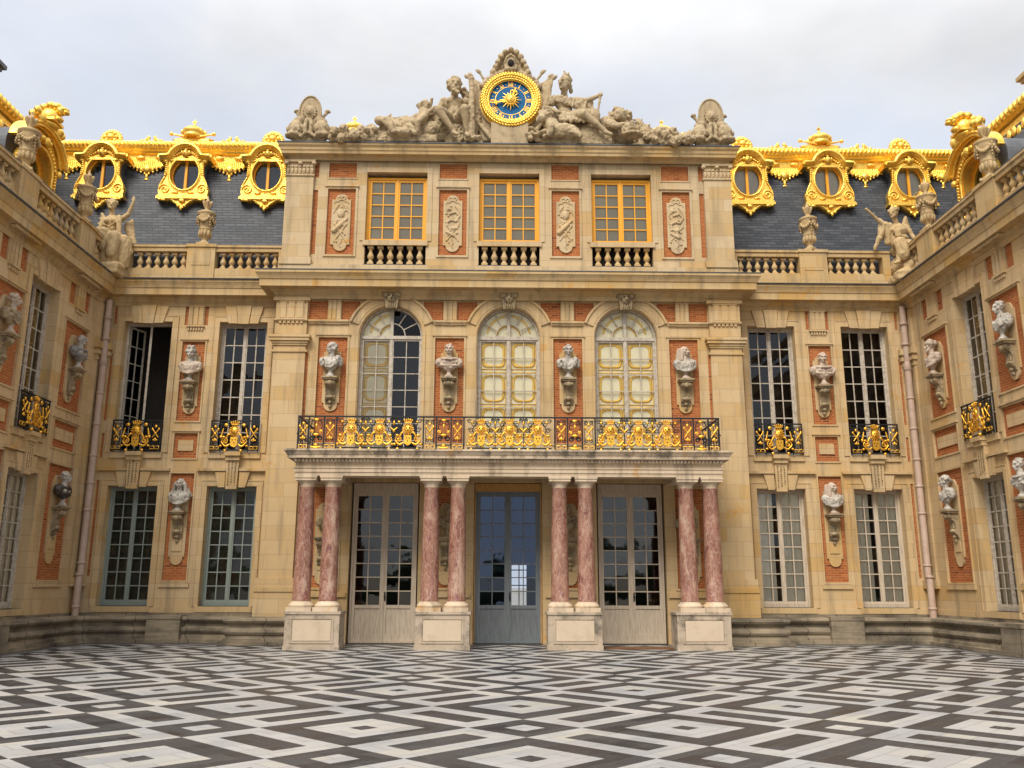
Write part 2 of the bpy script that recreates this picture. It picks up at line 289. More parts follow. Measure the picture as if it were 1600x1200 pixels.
# ---------------------------------------------------------------- geometry helpers
class Frame:
    """Facade coordinates: a along the wall, y into the wall, z up."""
    def __init__(s, ox, oy, ux, uy): s.o = Vector((ox, oy, 0)); s.u = Vector((ux, uy, 0)); s.v = Vector((-uy, ux, 0)); s.ang = math.atan2(uy, ux)
    def __call__(s, a, y, z): return s.o + s.u*a + s.v*y + Vector((0, 0, z))
IDF = Frame(0, 0, 1, 0)
class ScaledFrame(Frame):
    """facade coordinates shrunk about one point (a0, z0)"""
    def __init__(s, fr, a0, z0, k): s.f = fr; s.a0 = a0; s.z0 = z0; s.k = k; s.ang = fr.ang
    def __call__(s, a, y, z): return s.f(s.a0+(a-s.a0)*s.k, y, s.z0+(z-s.z0)*s.k)
class MB:
    def __init__(s, fr=IDF): s.v = []; s.f = []; s.fm = []; s.fs = []; s.fr = fr; s.mats = []
    def mi(s, m):
        m = M[m] if isinstance(m, str) else m
        if m not in s.mats: s.mats.append(m)
        return s.mats.index(m)
    def add(s, vs, fs, m, smooth=False):
        k = len(s.v); i = s.mi(m)
        s.v += [s.fr(*p) for p in vs]
        for f in fs: s.f.append([k+q for q in f]); s.fm.append(i); s.fs.append(smooth)
    def box(s, a0, a1, y0, y1, z0, z1, m):
        vs = [(a, y, z) for z in (z0, z1) for y in (y0, y1) for a in (a0, a1)]
        s.add(vs, [(0,2,3,1),(4,5,7,6),(0,1,5,4),(2,6,7,3),(0,4,6,2),(1,3,7,5)], m)
    def quad(s, pts, m): s.add(pts, [tuple(range(len(pts)))], m)
    def prism(s, poly, y0, y1, m, smooth=False):
        poly = [p for i, p in enumerate(poly) if abs(p[0]-poly[i-1][0]) + abs(p[1]-poly[i-1][1]) > 1e-5]
        n = len(poly); vs = [(a, y0, z) for a, z in poly] + [(a, y1, z) for a, z in poly]
        s.add(vs, [tuple(range(n)), tuple(range(2*n-1, n-1, -1))], m)
        s.add(vs, [(i, i+n, (i+1) % n + n, (i+1) % n) for i in range(n)], m, smooth)
    def xprism(s, poly, a0, a1, m):       # poly in (y, z), extruded along a
        n = len(poly); vs = [(a0, y, z) for y, z in poly] + [(a1, y, z) for y, z in poly]
        s.add(vs, [tuple(range(n-1, -1, -1)), tuple(range(n, 2*n))] + [(i, (i+1) % n, (i+1) % n + n, i+n) for i in range(n)], m)
    def lathe(s, c, prof, m, seg=16, smooth=True, sx=1, sy=1):
        n = len(prof); vs = []
        for k in range(seg):
            t = 2*math.pi*k/seg
            vs += [(c[0]+r*math.cos(t)*sx, c[1]+r*math.sin(t)*sy, c[2]+z) for r, z in prof]
        fs = [(k*n+i, ((k+1) % seg)*n+i, ((k+1) % seg)*n+i+1, k*n+i+1) for k in range(seg) for i in range(n-1)]
        s.add(vs, fs, m, smooth)
        s.add([vs[k*n] for k in range(seg)], [tuple(range(seg-1, -1, -1))], m); s.add([vs[k*n+n-1] for k in range(seg)], [tuple(range(seg))], m)
    def tube(s, pts, r, m, seg=6, closed=False, smooth=True):
        pts = [Vector(p) for p in pts]; n = len(pts); rs = r if isinstance(r, (list, tuple)) else [r]*n; vs = []
        for i, p in enumerate(pts):
            q0 = pts[(i-1) % n] if (closed or i) else p; q1 = pts[(i+1) % n] if (closed or i < n-1) else p
            d = (q1-q0).normalized() if (q1-q0).length > 1e-9 else Vector((0,0,1))
            h = Vector((0,1,0)) if abs(d.y) < .9 else Vector((1,0,0)); e1 = d.cross(h).normalized(); e2 = d.cross(e1)
            vs += [tuple(p + (e1*math.cos(2*math.pi*k/seg) + e2*math.sin(2*math.pi*k/seg))*rs[i]) for k in range(seg)]
        m_ = n if closed else n-1
        fs = [(i*seg+k, i*seg+(k+1) % seg, ((i+1) % n)*seg+(k+1) % seg, ((i+1) % n)*seg+k) for i in range(m_) for k in range(seg)]
        s.add(vs, fs, m, smooth)
        if not closed: s.add(vs[:seg], [tuple(range(seg-1, -1, -1))], m); s.add(vs[-seg:], [tuple(range(seg))], m)
    def ball(s, c, r, m, seg=12, rings=8, rot=None):
        rx, ry, rz = r if isinstance(r, (tuple, list)) else (r, r, r); vs = []; c = Vector(c)
        for j in range(1, rings):
            t = math.pi*j/rings
            for k in range(seg):
                q = Vector((rx*math.sin(t)*math.cos(2*math.pi*k/seg), ry*math.sin(t)*math.sin(2*math.pi*k/seg), rz*math.cos(t)))
                if rot is not None: q = rot @ q
                vs.append(tuple(c+q))
        tp = Vector((0,0,rz)); tp = rot @ tp if rot is not None else tp
        vs += [tuple(c+tp), tuple(c-tp)]; T = len(vs)-2; fs = []
        for j in range(rings-2):
            fs += [(j*seg+k, (j+1)*seg+k, (j+1)*seg+(k+1) % seg, j*seg+(k+1) % seg) for k in range(seg)]
        fs += [(T, k, (k+1) % seg) for k in range(seg)] + [(T+1, (rings-2)*seg+(k+1) % seg, (rings-2)*seg+k) for k in range(seg)]
        s.add(vs, fs, m, True)
    def limb(s, p0, p1, r0, r1, m='sculpture', n=5):
        p0 = Vector(p0); p1 = Vector(p1)
        for i in range(n): pass
        s.tube([p0, p0.lerp(p1, .35), p0.lerp(p1, .7), p1], [r0, r0*.7+r1*.38, r0*.3+r1*.75, r1], m, 10)
        s.ball(p0, r0, m, 10, 6); s.ball(p1, r1, m, 10, 6)
    def moulding(s, path, prof, m):
        """profile (out, z) swept along a path of plan points, outward to the right of its direction, mitred."""
        P = [Vector(q) for q in path]; n = len(P); k = len(prof); vs = []
        nr = [Vector(((P[i+1]-P[i]).y, -(P[i+1]-P[i]).x)).normalized() for i in range(n-1)]
        for i in range(n):
            a = nr[max(i-1, 0)]; b = nr[min(i, n-2)]; mt = (a+b) / (1 + a.dot(b))
            vs += [(P[i].x+mt.x*o, P[i].y+mt.y*o, z) for o, z in prof]
        s.add(vs, [(i*k+j, (i+1)*k+j, (i+1)*k+j+1, i*k+j+1) for i in range(n-1) for j in range(k-1)], m)
        s.add(vs[:k], [tuple(range(k-1, -1, -1))], m); s.add(vs[-k:], [tuple(range(k))], m)
    def wall(s, a0, a1, z0, z1, holes, m, y=0., frame=None):
        A = sorted({a0, a1, *[h[i] for h in holes for i in (0, 1)]}); Z = sorted({z0, z1, *[h[i] for h in holes for i in (2, 3)]})
        A = [q for q in A if a0 <= q <= a1]; Z = [q for q in Z if z0 <= q <= z1]
        for i in range(len(A)-1):
            for j in range(len(Z)-1):
                ca, cz = (A[i]+A[i+1])/2, (Z[j]+Z[j+1])/2
                if any(h[0] < ca < h[1] and h[2] < cz < h[3] for h in holes): continue
                s.quad([(A[i],y,Z[j]),(A[i+1],y,Z[j]),(A[i+1],y,Z[j+1]),(A[i],y,Z[j+1])], m)
        for h in holes:
            b0, b1, c0, c1, d, back = h[:6]; Y = y+d
            s.quad([(b0,y,c0),(b0,y,c1),(b0,Y,c1),(b0,Y,c0)], m); s.quad([(b1,y,c0),(b1,Y,c0),(b1,Y,c1),(b1,y,c1)], m)
            s.quad([(b0,y,c1),(b1,y,c1),(b1,Y,c1),(b0,Y,c1)], m); s.quad([(b0,y,c0),(b0,Y,c0),(b1,Y,c0),(b1,y,c0)], m)
            if back: s.quad([(b0,Y,c0),(b1,Y,c0),(b1,Y,c1),(b0,Y,c1)], back)
    def rim(s, a0, a1, z0, z1, wd, out, m, y=0., top=0., sides='lrtb'):
        """a raised border round a rectangle"""
        if 'l' in sides: s.box(a0-wd, a0, y-out, y, z0, z1, m)
        if 'r' in sides: s.box(a1, a1+wd, y-out, y, z0, z1, m)
        if 't' in sides:
            s.box(a0-wd, a1+wd, y-out, y, z1, z1+wd, m)
            if top: s.box(a0-wd-.03, a1+wd+.03, y-out-top, y, z1+wd, z1+wd+.05, m)
        if 'b' in sides: s.box(a0-wd, a1+wd, y-out, y, z0-wd, z0, m)
    def mesh(s, name, off=(0,0,0)):
        me = bpy.data.meshes.new(name); o = Vector(off)
        me.from_pydata([tuple(v-o) for v in s.v], [], s.f)
        for m in s.mats: me.materials.append(m)
        me.polygons.foreach_set('material_index', s.fm); me.polygons.foreach_set('use_smooth', s.fs); me.update()
        return me
    def build(s, name, parent=None, off=None):
        off = Vector(off) if off is not None else (wloc(parent) if parent else Vector((0,0,0)))
        return link(name, s.mesh(name, off), parent)
def wloc(o):
    v = Vector(o.location)
    while o.parent: o = o.parent; v = v + o.location
    return v
def link(name, data, parent=None, loc=(0,0,0), rz=0.):
    o = bpy.data.objects.new(name, data); COL.objects.link(o); o.parent = parent; o.location = loc; o.rotation_euler = (0,0,rz); return o
def tag(o, label=None, cat=None, group=None, kind=None):
    for k, v in (('label', label), ('category', cat), ('group', group), ('kind', kind)):
        if v: o[k] = v
    return o
def thing(name, label, cat, loc=(0,0,0), group=None, rz=0.): return tag(link(name, None, None, loc, rz), label, cat, group)
def copy_tree(o, parent=None):
    c = o.copy(); COL.objects.link(c); c.parent = parent
    for ch in o.children: copy_tree(ch, c)
    return c
def sculpt(mb, name, voxel=.03, smooth=2, amp=0., freq=6., off=(0,0,0), folds=None):
    """fuse overlapping volumes into one continuous carved surface"""
    me = mb.mesh(name, off); o = link('tmp', me)
    r = o.modifiers.new('r', 'REMESH'); r.mode = 'VOXEL'; r.voxel_size = voxel; r.use_smooth_shade = True
    if smooth: q = o.modifiers.new('s', 'SMOOTH'); q.factor = .5; q.iterations = smooth
    bpy.context.view_layer.update(); dg = bpy.context.evaluated_depsgraph_get()
    out = bpy.data.meshes.new_from_object(o.evaluated_get(dg)); bpy.data.objects.remove(o); bpy.data.meshes.remove(me)
    out.name = name
    if amp:
        nv = [v.normal.copy() for v in out.vertices]
        for v, n in zip(out.vertices, nv):
            q = v.co*freq
            if folds: q = Vector((v.co.x*folds[0], v.co.y*folds[1], v.co.z*folds[2]))
            if folds: v.co += n*amp*((.28-abs(mnoise.noise(q)))*1.7 + (.25-abs(mnoise.noise(q*2.3)))*.6)
            else: v.co += n*(mnoise.fractal(q, .7, 2.1, 3)*amp)
    out.materials.clear(); out.materials.append(mb.mats[0])
    out.polygons.foreach_set('use_smooth', [True]*len(out.polygons)); out.update(); return out
def arc(cx, cz, r, t0, t1, n, rz=None):
    return [(cx+r*math.cos(R(t0+(t1-t0)*i/n)), cz+(rz or r)*math.sin(R(t0+(t1-t0)*i/n))) for i in range(n+1)]

# ---------------------------------------------------------------- court floor and ground
mb = MB(); mb.quad([(-400,-300,-.06),(400,-300,-.06),(400,500,-.06),(-400,500,-.06)], 'gravel'); tag(mb.build('ground'), kind='structure')
mb = MB(); mb.box(-13.3,13.3,-34,.85,-.05,0,'paving'); tag(mb.build('court_paving'), kind='structure')

# trees added behind the camera, unseen, to mirror dark low in the door panes
mb = MB(); tr_ = random.Random(11)
for k in range(150): mb.ball((-300+4*k+tr_.uniform(-2,2), -270+tr_.uniform(-6,6), tr_.uniform(2.5,5.5)), (tr_.uniform(3,5),tr_.uniform(3,5),tr_.uniform(3.5,5.5)), 'far_foliage', 9, 6)
tag(mb.build('added_tree_line'), 'added line of dark trees behind the camera, mirrored in the door panes', 'added tree line', kind='stuff')

# ---------------------------------------------------------------- windows (local: a centred, z from the sill, y into the wall)
def win_meshes(hw, h, cols, rows, paint, jamb=.07, stile=.06, bar=.026, y=.0, low=0., sillh=.10, leafgap=True, openleaf=None, gl='glass'):
    """two-leaf casement: returns frame mesh builder, pane builder, and the pane rectangles"""
    f = MB(); g = MB(); rects = []
    f.box(-hw,-hw+jamb,y-.03,y+.12,0,h,paint); f.box(hw-jamb,hw,y-.03,y+.12,0,h,paint); f.box(-hw+jamb,hw-jamb,y-.03,y+.12,h-jamb,h,paint)
    f.box(-hw+jamb,hw-jamb,y-.05,y+.12,0,sillh*.6,paint)
    for sgn in (-1, 1):
        e0, e1 = (-hw+jamb, -.012) if sgn < 0 else (.012, hw-jamb); z0, z1 = sillh*.6, h-jamb
        if openleaf and sgn in openleaf: continue
        f.box(e0,e0+stile,y,y+.06,z0,z1,paint); f.box(e1-stile,e1,y,y+.06,z0,z1,paint)
        f.box(e0+stile,e1-stile,y,y+.06,z1-stile,z1,paint); f.box(e0+stile,e1-stile,y,y+.06,z0,z0+stile,paint)
        g0, g1, b0, b1 = e0+stile, e1-stile, z0+stile, z1-stile
        if low:
            f.box(g0,g1,y+.002,y+.058,low-.1,low,paint); f.box(g0,g1,y+.03,y+.05,b0,low-.1,paint)
            for q in range(1,5): f.box(g0+(g1-g0)*q/5-.006,g0+(g1-g0)*q/5+.006,y+.024,y+.031,b0,low-.1,paint)
            f.box(g0,g1,y+.004,y+.056,b0,b0+.1,paint); b0 = low
        cw, ch = (g1-g0)/cols, (b1-b0)/rows
        for i in range(1, cols): f.box(g0+cw*i-bar/2,g0+cw*i+bar/2,y+.012,y+.05,b0,b1,paint)
        for j in range(1, rows):
            for i in range(cols): f.box(g0+cw*i+(bar/2 if i else 0),g0+cw*(i+1)-(bar/2 if i < cols-1 else 0),y+.012,y+.05,b0+ch*j-bar/2,b0+ch*j+bar/2,paint)
        for i in range(cols):
            for j in range(rows):
                t = random.uniform(-.004,.004); u = random.uniform(-.005,.005)
                x0,x1,c0,c1 = g0+cw*i,g0+cw*(i+1),b0+ch*j,b0+ch*(j+1); rects.append((x0,x1,c0,c1))
                vs = [(x0,y+.03+t,c0),(x1,y+.03-t,c0),(x1,y+.03-t+u,c1),(x0,y+.03+t+u,c1)]
                g.add(vs, [(0,1,2,3)], gl)
    f.box(-.035,.035,y-.02,y+.0,sillh*.6,h-jamb,paint)
    return f, g, rects
def place_window(parent, fr, meshes, a, z, y, label=None):
    """meshes = [(name, mesh), sub (name, mesh)...] ; first is the frame, the rest its sub-parts"""
    w0 = fr(a, y, z) - wloc(parent); o = link(meshes[0][0], meshes[0][1], parent, w0, fr.ang)
    for nm, me in meshes[1:]: link(nm, me, o)
    if label: o['label'] = label
    return o
def panel_mesh(name, a0, a1, z0, z1, y, m, wave=0.):
    b = MB()
    if not wave: b.box(a0,a1,y,y+.03,z0,z1,m)
    else:
        n = max(6, int((a1-a0)/.03)); top = [(a0+(a1-a0)*i/n, y+wave*math.sin(i*1.9)+wave*.4*math.sin(i*.7)) for i in range(n+1)]
        vs = [(x, yy, z) for z in (z0, z1) for x, yy in top]; b.add(vs, [(i,i+1,i+n+2,i+n+1) for i in range(n)], m, True)
    return b
# tall wing windows
f, g, _ = win_meshes(.78, 4.32, 2, 7, 'white_paint', bar=.034); W_UP = [('window', f.mesh('window')), ('pane', g.mesh('pane'))]
f, g, _ = win_meshes(.78, 4.32, 2, 7, 'white_paint', bar=.034); cb = panel_mesh('shutter', -.7,.7,.1,4.2,.22,'brown_shutter')
for k in range(5):
    for sx in (-1, 1):
        x0, x1, z0, z1 = (.08,.62,.2+k*.82,.92+k*.82); x0, x1 = sorted((sx*x0, sx*x1)); cb.tube([(x0,.215,z0),(x1,.215,z0),(x1,.215,z1),(x0,.215,z1)], .03, 'gilt_paint', 5, True)
W_SIDE_UP = [('window', f.mesh('window')), ('pane', g.mesh('pane')), ('shutter', cb.mesh('shutter'))]
f, g, _ = win_meshes(.78, 4.32, 2, 7, 'white_paint', bar=.034, openleaf=(-1, 1)); W_OPEN = [('window', f.mesh('window'))]
leaf = MB(); lg = MB()
for (x0,x1,z0,z1) in ((0,.06,.06,4.25),(.62,.68,.06,4.25),(.06,.62,4.19,4.25),(.06,.62,.06,.12)): leaf.box(x0,x1,0,.05,z0,z1,'white_paint')
leaf.box(.33,.355,.01,.04,.12,4.19,'white_paint')
for j in range(1,7):
    for x0, x1 in ((.06,.33),(.355,.62)): leaf.box(x0,x1,.01,.04,.12+4.07*j/7-.013,.12+4.07*j/7+.013,'white_paint')
leaf.box(.06,.62,.022,.028,.12,4.19,'glass'); LEAF = leaf.mesh('open_casement')
def low_win(paint, curtain):
    f, g, _ = win_meshes(.78, 3.66, 2, 8, paint, bar=.034, sillh=.2); out = [('window', f.mesh('window')), ('pane', g.mesh('pane'))]
    if curtain == 'white':
        c = panel_mesh('curtain', -.7,-.2,.1,3.6,.09,'curtain',.012); d = panel_mesh('curtain', -.07,.7,.1,3.6,.09,'curtain',.012)
        out += [('curtain', c.mesh('curtain')), ('curtain', d.mesh('curtain'))]
    else:
        c = MB(); n = 9                                    # swagged dark blind
        for j in range(n):
            z0, z1 = .1+3.5*j/n, .1+3.5*(j+1)/n; k = 10
            for side in (-1, 1):
                xs = [side*(.03+.67*i/k) for i in range(k+1)]
                vs = [(x,.16+.05*abs(math.sin(i*.63)),z0-.05*math.sin(math.pi*i/k)) for i,x in enumerate(xs)] + [(x,.24,z1) for x in xs]
                c.add(vs, [(i,i+1,i+k+2,i+k+1) for i in range(k)], 'green_curtain', True)
        out.append(('curtain', c.mesh('curtain')))
    return out
W_LOW_R = low_win('cream_paint', 'white'); W_LOW_L = low_win('green_paint', 'green'); W_LOW_S = low_win('white_paint', 'white')
# golden attic windows
f, g, _ = win_meshes(1.0, 2.30, 2, 5, 'yellow_paint', jamb=.075, stile=.075, bar=.035)
W_ATT = [('window', f.mesh('window')), ('pane', g.mesh('pane')), ('blind', panel_mesh('blind', -.92,.92,.05,2.25,.08,'blind').mesh('blind'))]
# arched drawing-room windows
def arch_window(dark_right):
    H = 5.0; sp = 4.0; hw = 1.0; p = 'white_paint'
    f, g, rc = win_meshes(hw, sp, 2, 7, p, jamb=.06, stile=.055, sillh=.12, gl='glass' if dark_right else 'clear_glass')
    f.prism(arc(0,sp,hw,0,180,24)+arc(0,sp,hw-.075,180,0,24), -.03, .12, p); f.box(-hw,hw,-.035,.1,sp-.06,sp+.05,p); f.box(-.045,.045,-.03,.1,sp+.05,sp+hw-.07,p)
    f.prism(arc(0,sp+.05,.44,0,180,16)+arc(0,sp+.05,.405,180,0,16), .0, .06, p)
    for t in (30, 60, 120, 150):
        c, s_ = math.cos(R(t)), math.sin(R(t)); e = .015
        f.prism([(c*.44-s_*e,sp+.05+s_*.44+c*e),(c*.94-s_*e,sp+.05+s_*.9+c*e),(c*.94+s_*e,sp+.05+s_*.9-c*e),(c*.44+s_*e,sp+.05+s_*.44-c*e)], .0,.06,p)
    n = 24; pts = arc(0,sp,.95,0,180,n)
    fan = MB(); fan.add([(0,.03,sp+.02)]+[(x,.03,z) for x,z in pts], [(0,i+1,i+2) for i in range(n)], 'clear_glass')
    sh = MB(); G = 'gilt_paint'
    for sx in ((-1,) if dark_right else (-1, 1)):
        x0, x1 = (-.93,-.03) if sx < 0 else (.03,.93); y = .11; cx = (x0+x1)/2
        sh.box(x0,x1,y,y+.04,.05,sp,'shutter')
        a = [(0,sp)] + arc(0,sp,.93,90,180,10) if sx < 0 else [(0,sp)] + arc(0,sp,.93,0,90,10)
        sh.prism(a, y, y+.04, 'shutter')
        for (z0,z1,kind) in ((.1,.9,1),(.98,1.78,1),(1.86,2.9,2),(3.0,3.92,1)):
            sh.tube([(x0+.05,y-.002,z0),(x1-.05,y-.002,z0),(x1-.05,y-.002,z1),(x0+.05,y-.002,z1)], .03, G, 5, True)
            cz = (z0+z1)/2; hz = (z1-z0)*.40; ex = .28 if kind == 1 else .5; n = 28
            sh.tube([(cx+.33*math.copysign(abs(math.cos(t*2*math.pi/n))**ex, math.cos(t*2*math.pi/n)),y-.004,cz+hz*math.copysign(abs(math.sin(t*2*math.pi/n))**ex, math.sin(t*2*math.pi/n))) for t in range(n)], .042, G, 5, True)
            for sx_ in (-1, 1):
                for sz_ in (-1, 1):                       # leaf sprays in the corners of each panel
                    for k in range(3): sh.ball((cx+sx_*(.31-.05*k),y-.004,cz+sz_*(hz-.02-.04*(2-k))),(.055,.02,.045),G,6,4)
        aa = arc(0,sp+.08,.7,100,170,8) if sx < 0 else arc(0,sp+.08,.7,10,80,8)
        sh.tube([(x,y-.006,z) for x,z in aa], .035, G, 5)
        sh.tube([(x*.55,y-.006,sp+.08+(z-sp-.08)*.5) for x,z in aa], .03, G, 5)
    return [('window', f.mesh('window')), ('pane', g.mesh('pane')), ('fanlight_pane', fan.mesh('fanlight_pane')), ('shutter', sh.mesh('shutter'))]
W_ARCH = arch_window(False); W_ARCH_D = arch_window(True)
# french doors
def door(paint, new=False):
    f, g, _ = win_meshes(.99, 4.5, 2, 8, paint, jamb=.06, stile=.09, bar=.03, low=1.1, sillh=.1, gl='blue_glass' if new else 'door_glass')
    if new:
        f.box(-.99,.99,-.06,.1,4.5,4.74,'new_wood'); f.box(-1.03,-.99,-.05,.1,0,4.74,'new_wood'); f.box(.99,1.03,-.05,.1,0,4.74,'new_wood')
    else: f.box(-.99,.99,-.05,.1,4.5,4.74,paint)
    k = MB(); k.ball((.06,-.05,1.35),.03,'iron',8,6); k.box(.04,.08,-.03,-.0,1.22,1.48,'iron')
    return [('door', f.mesh('door')), ('pane', g.mesh('pane')), ('handle', k.mesh('handle'))]
D_CREAM = door('cream_paint'); D_BLUE = door('blue_paint', True)
# ---------------------------------------------------------------- shared trim
BAL = [(.085,0),(.085,.05),(.06,.07),(.045,.1),(.06,.13),(.098,.2),(.095,.26),(.06,.34),(.043,.42),(.05,.47),(.07,.49),(.075,.50)]
_b = MB(); _b.box(-.09,.09,-.09,.09,0,.045,'stone_trim'); _b.lathe((0,0,.045), [(r,z*.88) for r,z in BAL], 'stone_trim', 12); _b.box(-.085,.085,-.085,.085,.485,.56,'stone_trim'); BALUSTER = _b.mesh('baluster')
CORN = [(0,10.62),(.04,10.62),(.06,10.70),(.10,10.74),(.10,10.80),(.16,10.86),(.18,10.90),(.46,10.91),(.46,10.99),(.47,11.12),(.50,11.14),(.53,11.22),(.58,11.30),(.60,11.32),(.60,11.40),(0,11.40)]
def bust_bracket(parent, fr, a, z, long=0., hw=.27, y=.05, up=1.12):
    """wall bracket: arched back plate, scrolled console, moulded shelf; z = shelf top"""
    b = MB(fr); zb = z-.90-long; Z = lambda pts: [(a+x, z_) for x, z_ in pts]
    b.prism(Z([(-hw,zb+.12),(-hw+.06,zb+.12),(-hw+.06,zb+.06)] + arc(0,zb+.06,hw-.06,180,360,10) + [(hw-.06,zb+.12),(hw,zb+.12),(hw,z+up-.26),(hw-.07,z+up-.26)] + arc(0,z+up-.26,hw-.07,0,180,10) + [(-hw,z+up-.26)]), y-.05, y, 'stone')
    if long: b.box(a-.15,a+.15,y-.075,y-.05,zb+.28,z-.9,'stone')
    b.box(a-.24,a+.24,y-.42,y,z-.05,z,'bracket'); b.box(a-.21,a+.21,y-.38,y,z-.1,z-.05,'bracket')
    S = [(0,-.1),(-.34,-.1),(-.36,-.2),(-.30,-.27),(-.2,-.33),(-.15,-.45),(-.15,-.56),(-.20,-.62),(-.19,-.68),(-.12,-.74),(-.08,-.82),(0,-.9)]
    b.xprism([(y+q*.92, z+p) for q, p in S], a-.15, a+.15, 'bracket')
    for sx in (-1, 1):
        b.tube([(a+sx*.155, y-.25+.09*math.cos(t*.6)*(1-t/14), z-.2+.09*math.sin(t*.6)*(1-t/14)) for t in range(14)], .02, 'bracket', 5)
        b.ball((a+sx*.1,y-.3,z-.18),(.06,.06,.08),'bracket',8,6)
    b.ball((a,y-.33,z-.2),(.09,.06,.09),'bracket',8,6); b.ball((a,y-.17,z-.62),(.14,.08,.07),'bracket',8,6)
    b.ball((a,y-.12,z-.78),(.07,.07,.06),'bracket',8,6); b.ball((a,y-.09,z-.9),(.05,.05,.07),'bracket',8,6)
    for k in range(5): b.box(a-.09+k*.04,a-.07+k*.04,y-.19,y-.14,z-.55,z-.32,'bracket')
    return b.build('wall_bracket', parent)
def triglyph(b, a, z0, z1, hw, y=0., out=.05, m='stone'):
    n = 3; w_ = 2*hw/n
    b.box(a-hw,a+hw,y-out*.4,y+.03,z0,z1,m)
    for k in range(n): b.box(a-hw+w_*k+w_*.13,a-hw+w_*(k+1)-w_*.13,y-out,y-out*.4,z0+.02,z1-.05,m)
    b.box(a-hw,a+hw,y-out-.012,y-out*.4,z1-.05,z1,m); b.box(a-hw-.03,a+hw+.03,y-out-.03,y,z0-.05,z0,m)
    for k in range(6): g = 2*hw/6; b.box(a-hw+g*k+g*.2,a-hw+g*(k+1)-g*.2,y-out,y,z0-.16,z0-.05,m)
def pilaster(b, a0, a1, z0, z1, out, m='stone', y=0., cap=True, base=True):
    b.box(a0,a1,y-out,y,z0,z1,m)

# ---------------------------------------------------------------- central pavilion
PV = thing('palace_pavilion', 'tall brick and stone pavilion with three arched windows and golden attic windows under the clock', 'building', (0,.0,0))
BAYS = (-3.75, 0., 3.75); T4 = (-5.58, -1.88, 1.88, 5.58)
b = MB(); H = []
for c in BAYS: H.append((c-1.04,c+1.04,0,4.78,.5,None))
for c in T4: H.append((c-.46,c+.46,1.62,4.62,.05,'brick'))
b.wall(-7.42,7.42,0,5.45,H,'stone')
H = []
for c in BAYS: H.append((c-1.0,c+1.0,5.45,10.43,.45,None))
for c in T4: H.append((c-.46,c+.46,6.0,9.38,.05,'brick'))
for c in T4:
    s = 1 if c > 0 else -1; o = abs(c) > 3
    lo, hi = (abs(c)-.22, abs(c)+.22); e0, e1 = (4.77, 6.40) if o else (1.02, 2.73)
    for q0, q1 in ((e0, lo), (hi, e1)): q = sorted((s*q0, s*q1)); H.append((q[0],q[1],9.97,10.60,.05,'brick'))
b.wall(-7.42,7.42,5.45,11.0,H,'stone')
for c in BAYS:                       # arched heads: spandrels, soffit and moulded ring
    for s in (-1, 1):
        pts = arc(c,9.43,1.0,0,90,12) if s > 0 else arc(c,9.43,1.0,180,90,12)
        for i in range(12):
            (x0,z0),(x1,z1) = pts[i], pts[i+1]
            b.quad([(x0,0,z0),(x0,0,10.43),(x1,0,10.43),(x1,0,z1)], 'stone'); b.quad([(x0,0,z0),(x1,0,z1),(x1,.45,z1),(x0,.45,z0)], 'stone')
            b.quad([(x0,.45,z0),(x0,.45,10.43),(x1,.45,10.43),(x1,.45,z1)], 'stone')
    b.prism(arc(c,9.43,1.42,20,160,28)+arc(c,9.43,1.10,160,20,28), -.05, 0, 'stone')
    b.prism(arc(c,9.43,1.42,20,160,28)+arc(c,9.43,1.35,160,20,28), -.10, -.05, 'stone')
    b.prism(arc(c,9.43,1.10,0,180,28)+arc(c,9.43,1.03,180,0,28), -.035, 0, 'stone')
    for s in (-1, 1): q = sorted((c+s*1.03, c+s*1.10)); b.box(q[0],q[1],-.035,0,5.45,9.43,'stone')
# string under the frieze, between the arches
for x0, x1 in ((-6.4,-5.12),(-2.38,-1.37),(1.37,2.38),(5.12,6.4)): b.box(x0,x1,-.10,0,9.88,9.95,'stone'); b.box(x0,x1,-.06,0,9.82,9.88,'stone')
for c in T4:
    triglyph(b, c, 9.96, 10.62, .22); b.rim(c-.46,c+.46,6.0,9.38,.06,.03,'stone',top=.03)
    b.rim(c-.46,c+.46,1.62,4.62,.06,.03,'stone')
    b.box(c-.75,c+.75,-.06,0,1.35,1.48,'stone')
for s in (-1, 1):
    q = lambda u, v: sorted((s*u, s*v))
    a0, a1 = q(6.42, 7.42); b.box(a0,a1,-.13,0,1.9,10.6,'stone'); a0, a1 = q(6.36,7.5); b.box(a0,a1,-.19,0,1.62,1.9,'stone')
    a0, a1 = q(6.33,7.52); b.box(a0,a1,-.24,0,1.5,1.62,'stone_trim'); b.box(a0,a1,-.21,0,0,1.5,'stone')
    a0, a1 = q(6.36,7.48); b.box(a0,a1,-.17,0,8.86,8.93,'stone'); 
    for o, z0, z1 in ((.17,9.08,9.14),(.20,9.14,9.22),(.25,9.22,9.32),(.28,9.32,9.40)): a0, a1 = q(6.42-(o-.13),7.42+(o-.13)); b.box(a0,a1,-o,0,z0,z1,'stone')
    triglyph(b, s*6.92, 9.96, 10.55, .40, -.13); a0, a1 = q(6.40,7.45); b.box(a0,a1,-.2,0,9.88,9.95,'stone')
    b.box(s*6.39-.04,s*6.39+.04,-.02,0,6.6,8.86,'brick')
    a0, a1 = q(6.34,7.5); b.box(a0,a1,-.22,0,10.55,10.66,'stone')
    # flank walls
    b.box(*q(7.2,7.42),.002,9.4,0,11.05,'stone')
b.build('wall', PV)
b = MB(); H = []                       # attic storey
for c in BAYS: c_ = c*.992; H += [(c_-1.0,c_+1.0,11.84,12.50,.4,None),(c_-1.0,c_+1.0,12.67,15.09,.38,None)]
TA = (-5.53, -1.86, 1.86, 5.53)
